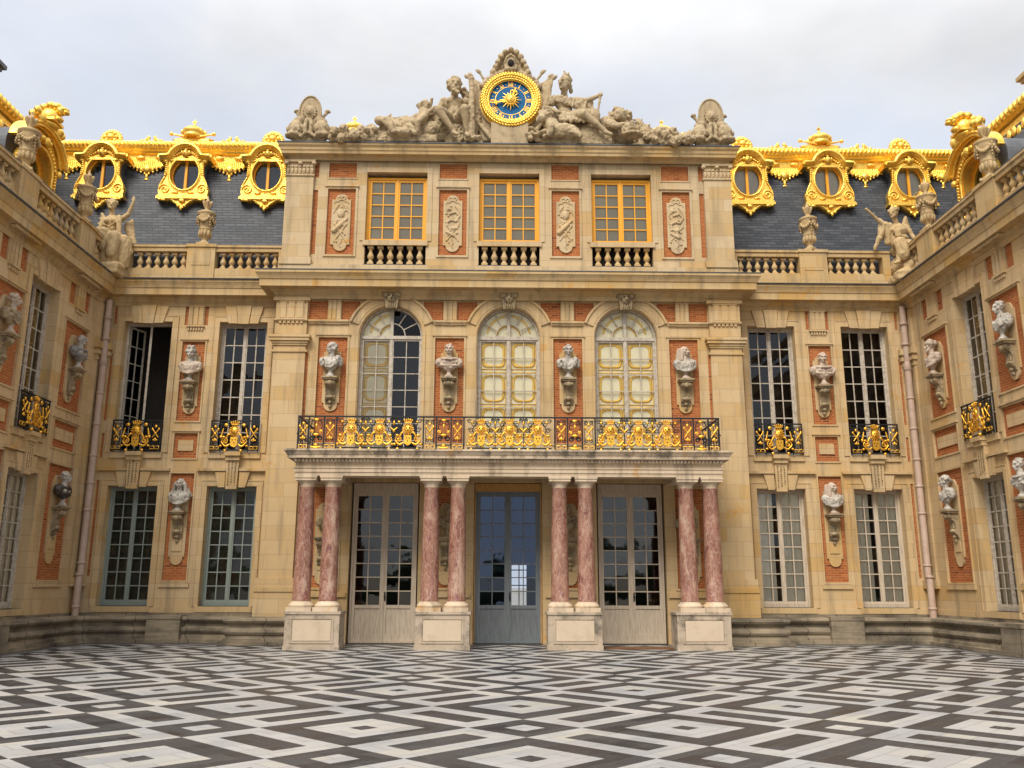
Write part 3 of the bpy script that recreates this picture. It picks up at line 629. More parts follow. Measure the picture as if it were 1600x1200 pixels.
for c in TA: H += [(c-.46,c+.46,12.18,14.48,.05,'brick'),(c-.46,c+.46,14.88,15.42,.05,'brick')]
for s in (-1, 1): q = sorted((s*6.32,s*6.47)); H += [(q[0],q[1],12.18,14.44,.04,'brick'),(q[0],q[1],14.88,15.42,.04,'brick')]
b.wall(-7.33,7.33,11.4,15.6,H,'stone_pale')
for c in TA: b.rim(c-.46,c+.46,12.18,14.48,.07,.035,'stone_pale',top=.04); b.rim(c-.46,c+.46,14.88,15.42,.04,.02,'stone_pale')
for c in BAYS:
    c_ = c*.992; b.rim(c_-1.0,c_+1.0,12.67,15.09,.17,.03,'stone_pale',sides='lrt'); b.box(c_-1.06,c_+1.06,-.07,.3,12.50,12.67,'stone_pale'); b.box(c_-1.05,c_+1.05,-.05,.3,11.78,11.835,'lead')
b.box(-7.45,7.45,-.16,0,11.4,11.78,'stone_pale')
for s in (-1, 1):
    q = lambda u, v: sorted((s*u, s*v))
    a0,a1 = q(6.47,7.37); b.box(a0,a1,-.12,0,12.05,15.55,'stone_pale'); a0,a1 = q(6.40,7.43); b.box(a0,a1,-.20,0,11.78,11.98,'stone_pale'); a0,a1 = q(6.43,7.40); b.box(a0,a1,-.16,0,11.98,12.05,'stone_pale')
    a0,a1 = q(6.44,7.40); b.box(a0,a1,-.16,0,14.88,14.93,'stone_pale'); a0,a1 = q(6.42,7.43); b.box(a0,a1,-.2,0,15.36,15.44,'stone_pale')
    for k in range(7): x = s*(6.53+k*.13); b.ball((x,-.13,15.06),(.055,.05,.14),'stone_pale',8,6); b.ball((x,-.15,15.2),(.05,.05,.05),'stone_pale',6,5)
    for x in (6.47,6.92,7.37): b.ball((s*x,-.17,15.31),(.085,.08,.07),'stone_pale',8,6)
    b.box(*q(7.1,7.33),.002,9.4,11.05,15.6,'stone_pale')
b.build('attic_wall', PV)
b = MB(); b.moulding([(-7.42,.85),(-7.42,-.10),(7.42,-.10),(7.42,.85)], CORN, 'stone_trim')
b.moulding([(-7.36,.9),(-7.36,-.05),(7.36,-.05),(7.36,.9)], [(.0,11.403),(.665,11.403),(.67,11.43),(0,11.445)], 'lead')
for c in BAYS:                          # mask keystones
    b.prism([(c-.18,10.32),(c+.18,10.32),(c+.25,10.86),(c-.25,10.86)], -.2, 0, 'bracket'); b.ball((c,-.22,10.66),(.15,.12,.18),'bracket',10,8); b.ball((c,-.34,10.64),(.04,.05,.06),'bracket',6,5)
    for s in (-1, 1): b.ball((c+s*.18,-.2,10.76),(.13,.1,.1),'bracket',8,6); b.ball((c+s*.06,-.32,10.70),(.03,.03,.025),'shade_black',6,4); b.ball((c+s*.28,-.18,10.86),(.1,.08,.06),'bracket',8,6)
    for k in range(4): b.ball((c+(k-1.5)*.07,-.19,10.44),(.035,.06,.14),'bracket',6,5)
b.build('cornice', PV)
UC = [(0,15.45),(.05,15.45),(.07,15.52),(.12,15.55),(.26,15.58),(.27,15.66),(.30,15.70),(.31,15.78),(.36,15.84),(.38,15.90),(0,15.93)]
b = MB(); b.moulding([(-7.26,9),(-7.26,-.10),(7.26,-.10),(7.26,9)], UC, 'stone_trim')
b.moulding([(-7.2,9),(-7.2,-.04),(7.2,-.04),(7.2,9)], [(0,15.932),(.455,15.91),(.46,15.95),(0,15.99)], 'lead')
b.build('upper_cornice', PV)
b = MB(); b.box(-7.25,7.25,0,9.3,15.7,15.96,'lead'); b.box(-7.2,7.2,1.6,1.7,5.3,15.7,'shade_black'); b.box(-7.2,7.2,.46,9.3,5.30,5.42,'shade_black'); b.box(-7.2,7.2,.42,1.6,11.1,11.3,'shade_black')
b.build('roof', PV)
# ground-floor hall, open to a far window on the garden side
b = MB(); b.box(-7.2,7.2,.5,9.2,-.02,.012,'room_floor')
b.wall(-7.2,7.2,0,5.3,[(.26,.86,.9,2.5,.2,None)],'shade_black',y=9.0)
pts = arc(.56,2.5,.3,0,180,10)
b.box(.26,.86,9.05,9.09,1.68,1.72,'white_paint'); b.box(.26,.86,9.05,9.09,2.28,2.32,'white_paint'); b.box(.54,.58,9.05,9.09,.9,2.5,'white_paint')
b.box(-1.9,-1.7,.5,9,.0,5.3,'shade_black'); b.box(1.7,1.9,.5,9,0,5.3,'shade_black')
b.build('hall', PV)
for i, c in enumerate(BAYS):
    place_window(PV, IDF, W_ARCH_D if i == 0 else W_ARCH, c, 5.45, .22, 'window with its right leaf unshuttered and dark' if i == 0 else None)
    place_window(PV, IDF, W_ATT, c*.992, 12.68, .20)
    place_window(PV, IDF, D_BLUE if i == 1 else D_CREAM, c, .02, .16, 'weathered blue-grey double door in a new oak frame' if i == 1 else None)
    r = MB(); c_ = c*.992; r.box(c_-1.0,c_+1.0,.3,.42,11.80,12.66,'shade_black'); bl = r.build('balustrade', PV)  # near-black box paints the shade behind the attic balusters
    for k in range(6): link('baluster', BALUSTER, bl, (c_-.80+.32*k, .10, 11.87)).scale = (1.12,1.12,1.13)
for c in T4: bust_bracket(PV, IDF, c, 8.04)
for c in T4: bust_bracket(PV, IDF, c, 3.10, .35)
for i, c in enumerate(TA):                # carved trophy plaques on the attic
    b = MB(); b.prism([(c-.31,12.53),(c-.24,12.53)]+arc(c,12.53,.22,180,360,10)+[(c+.31,12.53),(c+.31,14.1),(c+.22,14.1)]+arc(c,14.1,.2,0,180,10)+[(c-.31,14.1)], .0, .05, 'stone_pale')
    rnd = random.Random(i+3)
    r = MB(); m = 'stone_pale'; P = lambda u, z: (c+u, -.005, z)
    for sx in (-1, 1):                                    # ribbon bow, crossed shafts, leaves
        r.tube([P(0,14.16),P(sx*.07,14.22),P(sx*.13,14.18),P(sx*.10,14.10),P(0,14.1)], .028, m, 6); r.tube([P(sx*.02,14.1),P(sx*.12,14.02),P(sx*.2,14.04),P(sx*.24,13.96)], .022, m, 6)
        r.limb(P(sx*.2,12.62+.05*i),P(-sx*.16,13.2),.022,.03,m); r.ball(P(-sx*.18,13.24),(.05,.04,.07),m,8,6)
        for k in range(4): r.limb(P(sx*(.08+.03*k),13.92-.02*k),P(sx*(.14+.035*k),13.80-.06*k),.03,.018,m)
    if i % 2 == 0:
        r.ball(P(0,13.62),(.13,.07,.17),m,12,8); r.ball(P(0,13.82),(.06,.05,.06),m,8,6); r.limb(P(-.22,13.0),P(.2,13.42),.085,.045,m)
        for k in range(5): r.limb(P(-.12+.06*k,13.42),P(-.15+.075*k,13.25),.026,.018,m)
    else:
        r.tube([P(-.22,13.3),P(-.05,13.42),P(.1,13.36),P(.22,13.55),P(.1,13.7),P(-.12,13.62)], .045, m, 8); r.ball(P(.02,13.12),(.12,.06,.075),m,10,6); r.limb(P(-.2,13.0),P(.05,12.86),.04,.05,m); r.ball(P(-.12,13.8),(.09,.05,.07),m,8,6)
    for k in range(16): z = 12.62+k*.085; r.ball(P(rnd.uniform(-.22,.22),z),(rnd.uniform(.02,.06),.04,rnd.uniform(.02,.05)),m,6,5,Matrix.Rotation(rnd.uniform(-1,1),3,'Y'))
    r.tube([P(0,12.75),P(.05,12.62),P(-.03,12.52),P(.03,12.42)], .022, m, 6)
    q_ = b.build('relief_plaque', PV); link('carving', sculpt(r, 'carving', .016, 1, .004, 20, off=wloc(q_)), q_)

# ---------------------------------------------------------------- portico
PO = thing('stone_portico', 'pale stone portico of eight red marble columns carrying the balcony above the three doors', 'portico', (0,-2.0,0))
b = MB(); path = [(-6.0,-.02),(-6.0,-2.38),(6.0,-2.38),(6.0,-.02)]; m = 'portico_stone'
b.moulding(path, [(-.5,4.69),(0,4.69),(0,4.78),(.025,4.79),(.025,4.88),(.05,4.90),(.05,4.925),(0,4.935),(0,5.05),(.04,5.06),(.06,5.09),(.06,5.15),(.20,5.165),(.20,5.25),(.22,5.26),(.27,5.34),(.30,5.36),(.30,5.41),(-.5,5.41)], m)
b.box(-5.9,5.9,-2.3,-.0,5.0,5.40,m); b.box(-5.9,5.9,-2.3,-.02,5.40,5.418,'lead')
for x in (-5.75,-5.02,-2.19,-1.42,1.42,2.19,5.02,5.75): b.box(x-.2,x+.2,-1.9,-.02,4.70,5.0,m)
for k in range(119): x = -5.98+k*.1013; b.box(x-.032,x+.032,-2.50,-2.43,5.075,5.148,m)
b.build('entablature', PO)
for pc in (-5.31,-1.80,1.80,5.31):
    b = MB(); a0, a1 = pc-.735, pc+.735
    b.box(a0,a1,-2.42,-1.55,.0,1.0,'pedestal'); b.box(a0-.03,a1+.03,-2.45,-1.55,.93,1.003,'pedestal'); b.box(a0-.02,a1+.02,-2.44,-1.55,-.0,.12,'pedestal')
    b.rim(a0+.2,a1-.2,.22,.8,.05,.02,'pedestal',y=-2.42); b.box(a0+.22,a1-.22,-2.435,-2.42,.24,.78,'pedestal_panel')
    b.build('pedestal', PO)
colmesh = {}
b = MB(); b.lathe((0,0,1.27), [(.255,0),(.26,.03),(.245,.06),(.243,1.0),(.225,2.2),(.203,3.05),(.215,3.08),(.215,3.12)], 'red_marble', 28); colmesh['shaft'] = b.mesh('shaft')
b = MB(); b.box(-.34,.34,-.34,.34,1.003,1.11,m); b.lathe((0,0,1.11), [(.33,0),(.345,.03),(.345,.06),(.31,.09),(.29,.11),(.27,.13),(.265,.16)], m, 28); colmesh['base'] = b.mesh('base')
b = MB(); b.lathe((0,0,4.38), [(.21,0),(.215,.06),(.225,.08),(.225,.11),(.27,.16),(.29,.18)], m, 28); b.box(-.30,.30,-.30,.30,4.56,4.63,m); b.box(-.32,.32,-.32,.32,4.63,4.69,m); colmesh['capital'] = b.mesh('capital')
for x in (-5.70,-4.98,-2.19,-1.44,1.42,2.16,5.02,5.72):
    o = link('column', colmesh['shaft'], PO, (x, -.08, 0))
    for k in ('base','capital'): link(k, colmesh[k], o)
b = MB(); b.box(2.45,4.55,-2.05,-1.35,.0,.035,'dark_wood'); tag(b.build('wooden_ramp', None), 'flat brown wooden board on the floor before the right-hand cream door', 'board')

# ---------------------------------------------------------------- side wings (front part beside the pavilion + flank along the court)
DORM = {}
ER = random.Random(5)
def build_wing(s):
    lab = 'brick and stone palace wing with an open dark window and gilded dormers' if s < 0 else 'brick and stone palace wing whose ground floor windows have white curtains'
    WG = thing('palace_wing', lab, 'building', (s*13.25,.8,0))
    FA = Frame(0,.8,1,0); FS = Frame(-13.25,0,0,1) if s < 0 else Frame(13.25,0,0,-1)      # front, side
    q = lambda u, v: tuple(sorted((s*u, s*v)))
    SA = lambda Y: -s*Y                                    # world Y -> side facade coordinate
    WIN = (8.68, 11.78)
    b = MB(FA); H = []
    for c in WIN: H += [(*q(c-.78,c+.78),5.78,10.1,.42,None),(*q(c-.78,c+.78),1.05,4.72,.42,None)]
    for z0, z1 in ((6.8,9.43),(5.6,6.4),(1.82,5.12)): H.append((*q(9.88,10.62),z0,z1,.05,'brick'))
    for u, v in ((9.86,9.98),(10.5,10.62)): H.append((*q(u,v),9.99,10.66,.05,'brick'))
    for z0, z1 in ((1.95,4.9),(5.6,6.4),(6.8,9.0),(10.0,10.6)): H.append((*q(12.84,12.93),z0,z1,.04,'brick'))
    b.wall(*q(7.42,13.25),0,10.95,H,'stone')
    def bay(b, c, y=0.):
        # upper window: border, voussoirs
        b.rim(c-.78,c+.78,5.78,10.1,.17,.03,'stone',sides='lrt'); b.rim(c-.95,c+.95,5.78,10.27,.03,.045,'stone',sides='lrt')
        for p in ([(-.17,10.02),(.17,10.02),(.24,10.64),(-.24,10.64)],): b.prism([(c+x,z) for x,z in p], -.10, 0, 'stone')
        for t in (-1, 1): b.prism([(c+t*.19,10.04),(c+t*.48,10.04),(c+t*.62,10.62),(c+t*.26,10.62)][::t], -.075, 0, 'stone')
        # lower window: border, keystone bracket and string course
        b.rim(c-.78,c+.78,1.05,4.72,.16,.03,'stone',sides='lrt'); b.rim(c-.94,c+.94,1.05,4.88,.03,.045,'stone',sides='lrt')
        for t in (-1, 1): b.prism([(c+t*.22,4.68),(c+t*.42,4.68),(c+t*.55,5.17),(c+t*.22,5.17)][::t], -.085, 0, 'stone')
        b.prism([(c-.17,4.62),(c+.17,4.62),(c+.20,5.52),(c-.20,5.52)], -.14, 0, 'stone')
        for k in (-1, 0, 1):                              # three lines of worn upright lettering
            z = 4.72 + .05*(k+1)
            while z < 5.44: dz = ER.choice((.03,.05,.07)); b.box(c+k*.105-.022,c+k*.105+ER.choice((.008,.022)),-.144,-.14,z,z+dz,'engraved'); z += dz+.022
        b.box(c-.25,c+.25,-.26,0,5.66,5.78,'stone_trim'); b.box(c-.22,c+.22,-.2,0,5.52,5.66,'stone_trim')
        b.box(c-.82,c+.82,-.06,.3,5.60,5.775,'stone'); b.box(c-1.12,c-.21,-.12,0,5.19,5.27,'stone_trim'); b.box(c+.21,c+1.12,-.12,0,5.19,5.27,'stone_trim')
        b.box(c-.86,c+.86,-.08,.35,.88,1.05,'stone_trim')
    def panel(b, c, hw, pw=.24):
        for z0, z1, tp in ((6.8,9.43,.03),(5.6,6.4,.03),(1.82,5.12,0)): b.rim(c-hw,c+hw,z0,z1,.05,.03,'stone',top=tp)
        b.box(c-pw,c+pw,.012,.05,5.84,6.18,'stone'); b.box(c-hw-.1,c+hw+.1,-.05,0,1.62,1.76,'stone'); triglyph(b, c, 9.97, 10.64, .26)
    for c in WIN: bay(b, s*c)
    panel(b, s*10.25, .37)
    b.box(*q(7.43,13.24),-.07,0,.0,.86,'bench'); b.box(*q(7.43,13.24),-.03,0,.86,1.02,'stone')
    def corner(b, u, v):
        b.box(u,v,-.07,0,1.9,8.72,'stone'); b.box(u,v,-.07,0,9.3,10.62,'stone'); b.box(u-.05,v+.05,-.14,0,1.64,1.9,'stone_trim')
        for o,z0,z1 in ((.10,8.72,8.9),(.16,8.9,9.02),(.13,9.02,9.1),(.20,9.1,9.3)): b.box(u-(o-.07),v+(o-.07),-o,0,z0,z1,'stone_trim')
    corner(b, *q(12.97,13.17))
    b.build('wall', WG)
    # flank
    b = MB(FS); YW = (-2.98, -6.75, -10.5); YP = (-.92, -4.72, -8.6, -12.35); H = []
    qs = lambda y0, y1: tuple(sorted((SA(y0), SA(y1))))
    for c in YW: H += [(*qs(c-.78,c+.78),5.78,10.1,.42,None),(*qs(c-.78,c+.78),1.05,4.72,.42,None)]
    for c in YP:
        for z0, z1 in ((6.8,9.43),(5.6,6.4),(1.82,5.12)): H.append((*qs(c-.72,c+.72),z0,z1,.05,'brick'))
        for e in (-1, 1): H.append((*qs(c+e*.3,c+e*.66),9.99,10.66,.05,'brick'))
    b.wall(*qs(-13.5,.8),0,10.95,H,'stone')
    for c in YW: bay(b, SA(c))
    for c in YP: panel(b, SA(c), .72, .56); 
    corner(b, *qs(.42,.68))
    b.box(*qs(-13.5,.72),-.07,0,0,.86,'bench'); b.box(*qs(-13.5,.76),-.03,0,.86,1.02,'stone')
    b.build('flank_wall', WG)
    # cornice, gutter, balustrade
    pth = [(-13.25,-13.5),(-13.25,.8),(-7.36,.8)] if s < 0 else [(7.36,.8),(13.25,.8),(13.25,-13.5)]
    b = MB(); b.moulding(pth, [(o*.83,z) for o,z in CORN], 'stone_trim'); b.moulding(pth, [(0,11.403),(.55,11.403),(.56,11.43),(0,11.445)], 'lead')
    for y0 in (-.92,-4.72,-8.6,-12.35):                               # dentil groups over the flank panels
        for k in range(14): 
            yy = y0-.62+k*.095; b.box(*q(12.93,13.1),yy-.03,yy+.03,10.80,10.88,'stone_trim')
    b.build('cornice', WG)
    b = MB(); e = MB()
    for u0,u1 in ((7.4,9.70),(10.62,12.75)): b.box(*q(u0,u1),.50,.82,11.43,11.82,'stone_trim'); b.box(*q(u0,u1),.53,.79,11.82,11.86,'stone_trim'); b.box(*q(u0,u1),.50,.80,12.44,12.58,'stone_trim'); b.box(*q(u0,u1),.46,.84,12.58,12.66,'stone_trim'); b.box(*q(u0,u1),.455,.845,12.66,12.68,'lead')
    b.box(*q(9.70,10.62),.46,.86,11.43,12.58,'stone_trim'); b.box(*q(9.66,10.66),.42,.90,12.58,12.68,'stone_trim'); b.box(*q(9.85,10.47),.445,.46,11.95,12.45,'stone_trim')
    b.box(*q(7.40,7.62),.49,.82,11.82,12.44,'stone_trim'); b.box(*q(12.5,12.75),.49,.82,11.82,12.44,'stone_trim')
    # flank balustrade: piers at the urns
    for y0,y1 in ((-.70,.15),(-4.25,-1.70),(-7.8,-5.20),(-13.4,-8.7)):
        b.box(*q(13.13,13.45),y0,y1,11.43,11.82,'stone_trim'); b.box(*q(13.16,13.42),y0,y1,11.82,11.86,'stone_trim'); b.box(*q(13.13,13.43),y0,y1,12.44,12.58,'stone_trim'); b.box(*q(13.09,13.47),y0,y1,12.58,12.66,'stone_trim'); b.box(*q(13.085,13.475),y0,y1,12.66,12.68,'lead')
    for y0,y1 in ((-1.70,-.70),(-5.20,-4.25),(-8.7,-7.8),(.15,.42)):
        b.box(*q(13.09,13.5),y0,y1,11.43,12.58,'stone_trim'); b.box(*q(13.05,13.54),y0-.04,y1+.04,12.58,12.68,'stone_trim')
    ba = b.build('balustrade', WG); o0 = wloc(ba)
    for u0, n in ((7.76,7),(10.78,6)):
        for k in range(n): link('baluster', BALUSTER, ba, Vector((s*(u0+.285*k),.66,11.86))-o0)
    for y0, n in ((-.55,2),(-4.1,8),(-7.6,8)):
        for k in range(n): link('baluster', BALUSTER, ba, Vector((s*13.29,y0+.31*k,11.86))-o0)
    e.box(*q(7.4,12.7),1.0,1.06,11.43,12.45,'lead'); e.box(*q(13.62,13.68),-13.4,.6,11.43,12.45,'lead'); e.build('gutter_backing', WG)  # dark low wall added so the gaps behind the balusters stay dark
    # mansard roof and dark interior
    b = MB()
    S0 = [(-s*0,0)]
    zt = 17.15; d = lambda z: .22*(z-11.9); dx = lambda z: .56*(z-11.9)
    Y0, X0 = 1.85, 14.3
    A = (s*4.8,Y0,11.9); Bc = (s*X0,Y0,11.9); Ct = (s*(X0+dx(zt)),Y0+d(zt),zt); Dt = (s*4.8,Y0+d(zt),zt)
    b.quad([A,Bc,Ct,Dt], 'slate'); E0 = (s*X0,-13.5,11.9); Et = (s*(X0+dx(zt)),-13.5,zt); b.quad([Bc,E0,Et,Ct], 'slate')
    b.quad([Dt,Ct,(s*20,7,zt+.3),(s*4.8,7,zt+.3)], 'lead'); b.quad([Ct,Et,(s*20,-13.5,zt+.3),(s*20,7,zt+.3)], 'lead')
    b.box(*q(7.3,13.3),.79,2.2,11.36,11.42,'lead'); b.box(*q(13.2,14.9),-13.5,2.2,11.36,11.42,'lead')
    b.build('roof', WG)
    b = MB(); b.box(*q(7.43,13.2),2.2,2.3,0,11.36,'shade_black'); b.box(*q(14.6,14.7),-13.5,2.2,0,11.36,'shade_black'); b.box(*q(7.43,14.7),1.23,2.2,5.3,5.4,'shade_black'); b.box(*q(13.7,14.6),-13.5,1.2,5.3,5.4,'shade_black')
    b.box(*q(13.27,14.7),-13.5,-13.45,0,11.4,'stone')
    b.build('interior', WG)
    # windows
    for i, c in enumerate(WIN):
        if s < 0 and i == 1:
            o = place_window(WG, FA, W_OPEN, s*c, 5.78, .30, 'window standing wide open on a black room')
            for hx, ang in ((-.71, R(68)), (.71, R(98))): lf = link('open_casement', LEAF, o, (hx,.06,0), ang); 
        else: place_window(WG, FA, W_UP, s*c, 5.78, .30)
        place_window(WG, FA, W_LOW_L if s < 0 else W_LOW_R, s*c, 1.06, .30)
    for c in YW: place_window(WG, FS, W_SIDE_UP, SA(c), 5.78, .30); place_window(WG, FS, W_LOW_S, SA(c), 1.06, .30)
    bust_bracket(WG, FA, s*10.25, 8.06, hw=.25); bust_bracket(WG, FA, s*10.25, 3.92, .6, hw=.25, up=.98)
    for c in (-.98,-4.82,-8.6,-12.35): bust_bracket(WG, FS, SA(c), 8.06); bust_bracket(WG, FS, SA(c), 3.92, .6, up=.98)
    return WG, FA, FS, SA
WL = build_wing(-1); WR = build_wing(1)
# ---------------------------------------------------------------- gilded dormers and roof crests
def ray_poly(poly, ang):
    dx, dz = math.cos(ang), math.sin(ang); best = 0
    for i in range(len(poly)):
        (x0,z0),(x1,z1) = poly[i], poly[(i+1) % len(poly)]; ex, ez = x1-x0, z1-z0; den = dx*ez-dz*ex
        if abs(den) < 1e-9: continue
        t = (x0*ez-z0*ex)/den; u = (x0*dz-z0*dx)/den
        if t > 0 and -1e-6 <= u <= 1+1e-6: best = max(best, t)
    return dx*best, dz*best
def oval_dormer():
    b = MB(); half = [(0,-1.32),(.10,-1.30),(.16,-1.22),(.30,-1.12),(.46,-1.02),(.58,-1.06),(.74,-1.0),(.88,-.98),(.88,-.84),(.86,-.80),(.90,-.66),(.88,-.52),(.80,-.36),(.70,-.16),(.64,.05),(.63,.30),(.66,.42),(.84,.52),(.84,.66),(.60,.72),(.44,.90),(.22,1.02),(0,1.05)]
    poly = half + [(-x,z) for x,z in half[-2:0:-1]]; n = 96; inn = []; out = []
    for k in range(n):
        t = 2*math.pi*k/n; inn.append((.51*math.cos(t), .62*math.sin(t))); out.append(ray_poly(poly, math.atan2(.62*math.sin(t), .51*math.cos(t))))
    vs = [(x,0,z) for x,z in inn]+[(x,0,z) for x,z in out]+[(x,.2,z) for x,z in out]+[(x,.22,z) for x,z in inn]; fs = []
    for k in range(n):
        j = (k+1) % n; fs += [(k,j,n+j,n+k),(n+k,n+j,2*n+j,2*n+k),(3*n+k,3*n+j,j,k)]
    b.add(vs, fs, 'gold')
    vs = [(x*.97,.2,z*.98) for x,z in out]+[(x*.97,1.1,z*.98) for x,z in out]; b.add(vs, [(k,(k+1) % n,n+(k+1) % n,n+k) for k in range(n)], 'lead'); b.add([(x,.2,z) for x,z in out]+[(x*.97,.2,z*.98) for x,z in out], [(k,(k+1) % n,n+(k+1) % n,n+k) for k in range(n)], 'gold')
    E = lambda rx, rz, y, m=40: [(rx*math.cos(2*math.pi*k/m), y, rz*math.sin(2*math.pi*k/m)) for k in range(m)]
    b.tube(E(.54,.655,-.02), .04, 'gold', 8, True); b.tube(E(.595,.715,-.005), .02, 'gold', 6, True)
    for r_, y, rad in ((1.0,-.16,.075),(.92,-.10,.06),(.84,-.04,.05)):     # broken arched cornice
        pts = [(-.9,y,.60*r_+.03),(-.62,y,.62*r_+.03)]+[(x,y,z) for x,z in arc(0,.45,.60*r_,162,18,14,.60*r_+.04)]+[(.62,y,.62*r_+.03),(.9,y,.60*r_+.03)]
        b.tube(pts, rad, 'gold', 6)
        for sx in (-1,1): b.tube([(sx*.9,y,.60*r_+.03),(sx*.9,.55,.60*r_+.03)], rad, 'gold', 6)
    b.box(-.9,.9,-.05,.5,.50,.6,'gold'); b.box(-.92,.92,-.09,.25,-.99,-.90,'gold'); b.box(-.89,.89,-.05,.25,-.90,-.83,'gold')
    for sx in (-1, 1):
        b.tube([(sx*(.66+.2*math.cos(t*.55)*(1-t/22)), -.02, -.60+.2*math.sin(t*.55)*(1-t/22)) for t in range(21)], .028, 'gold', 6)
        b.tube([(sx*.62,-.02,.28),(sx*.63,-.02,.05),(sx*.69,-.02,-.14),(sx*.79,-.02,-.34),(sx*.86,-.02,-.52)], .03, 'gold', 6)
        for k in range(7): b.ball((sx*(.645+.006*k),-.03,.38-k*.075),(.05-.002*k,.05,.045),'gold',8,6)
        for k in range(7): x = .12+k*.065; b.ball((sx*x,-.03,.80-k*k*.0085),(.05,.045,.045),'gold',8,6)
        b.ball((sx*.70,-.03,.47),(.1,.06,.08),'gold',8,6); b.ball((sx*.28,-.02,-.74),(.12,.04,.05),'gold',8,6); b.ball((sx*.66,-.05,-1.04),(.12,.07,.06),'gold',8,6); b.ball((sx*.80,-.05,-1.02),(.06,.06,.06),'gold',8,6)
        b.tube([(sx*.14,-.03,-1.2),(sx*.3,-.03,-1.06),(sx*.5,-.03,-.98)], .025, 'gold', 6); b.ball((sx*.11,-.04,-1.26),(.07,.06,.07),'gold',8,6)
    b.ball((0,-.08,.76),(.13,.10,.14),'gold',12,8); b.ball((0,-.19,.74),(.03,.04,.04),'gold',6,5); b.ball((0,-.06,.92),(.08,.06,.07),'gold',8,6)
    for sx in (-1,1): b.ball((sx*.13,-.06,.8),(.06,.06,.09),'gold',8,6); b.ball((sx*.045,-.175,.79),(.022,.02,.016),'shade_black',6,4)
    b.ball((0,-.05,-1.06),(.12,.05,.08),'gold',8,6); b.ball((0,-.05,-1.36),(.055,.05,.09),'gold',8,6)
    body = b.mesh('dormer')
    c = MB(); c.box(-.045,.045,.14,.22,-.62,.62,'yellow_paint'); c.tube(E(.495,.605,.19), .03, 'yellow_paint', 6, True)
    g = MB(); k = 32; e = E(.50,.61,.20,k); g.add([(0,.202,0)]+e, [(0,i+1,(i+1) % k+1) for i in range(k)], 'door_glass')
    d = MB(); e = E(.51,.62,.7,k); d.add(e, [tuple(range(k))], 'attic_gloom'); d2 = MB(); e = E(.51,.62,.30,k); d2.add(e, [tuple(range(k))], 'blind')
    return body, c.mesh('casement'), g.mesh('pane'), d.mesh('attic_dark'), d2.mesh('blind')
DM = oval_dormer()
def crest(b, cx, cz, y, kind):
    if kind == 'crown':
        b.box(cx-.62,cx+.62,y-.16,y+.16,cz-.04,cz+.10,'gold'); b.ball((cx,y,cz+.12),(.78,.14,.10),'gold',16,6)
        b.lathe((cx,y,cz+.16), [(.36,0),(.40,.05),(.36,.10),(.36,.16),(.42,.22),(.40,.30),(.30,.40),(.14,.46),(.06,.48)], 'gold', 16)
        for k in range(9): t = 2*math.pi*k/9; b.ball((cx+.41*math.cos(t),y+.3*math.sin(t),cz+.40),(.07,.07,.10),'gold',8,6)
        b.ball((cx,y,cz+.70),.07,'gold',8,6); b.box(cx-.025,cx+.025,y-.02,y+.02,cz+.74,cz+.94,'gold'); b.box(cx-.08,cx+.08,y-.02,y+.02,cz+.82,cz+.87,'gold')
        for sx in (-1,1): b.limb((cx+sx*.2,y-.2,cz+.14),(cx+sx*.78,y-.12,cz+.30),.04,.03,'gold'); b.ball((cx+sx*.78,y-.12,cz+.30),.075,'gold',8,6)
    else:
        for k in range(11): t = math.pi*k/10; b.ball((cx+.32*math.cos(t),y,cz+.08+.32*math.sin(t)),(.11,.10,.11),'gold',8,6)
        b.ball((cx,y-.12,cz+.16),(.14,.1,.14),'gold',10,8); 
        for k in range(8): t = 2*math.pi*k/8; b.ball((cx+.2*math.cos(t),y-.08,cz+.17+.18*math.sin(t)),(.09,.08,.09),'gold',8,6)
        b.box(cx-.3,cx+.3,y-.1,y+.1,cz-.06,cz+.06,'gold')
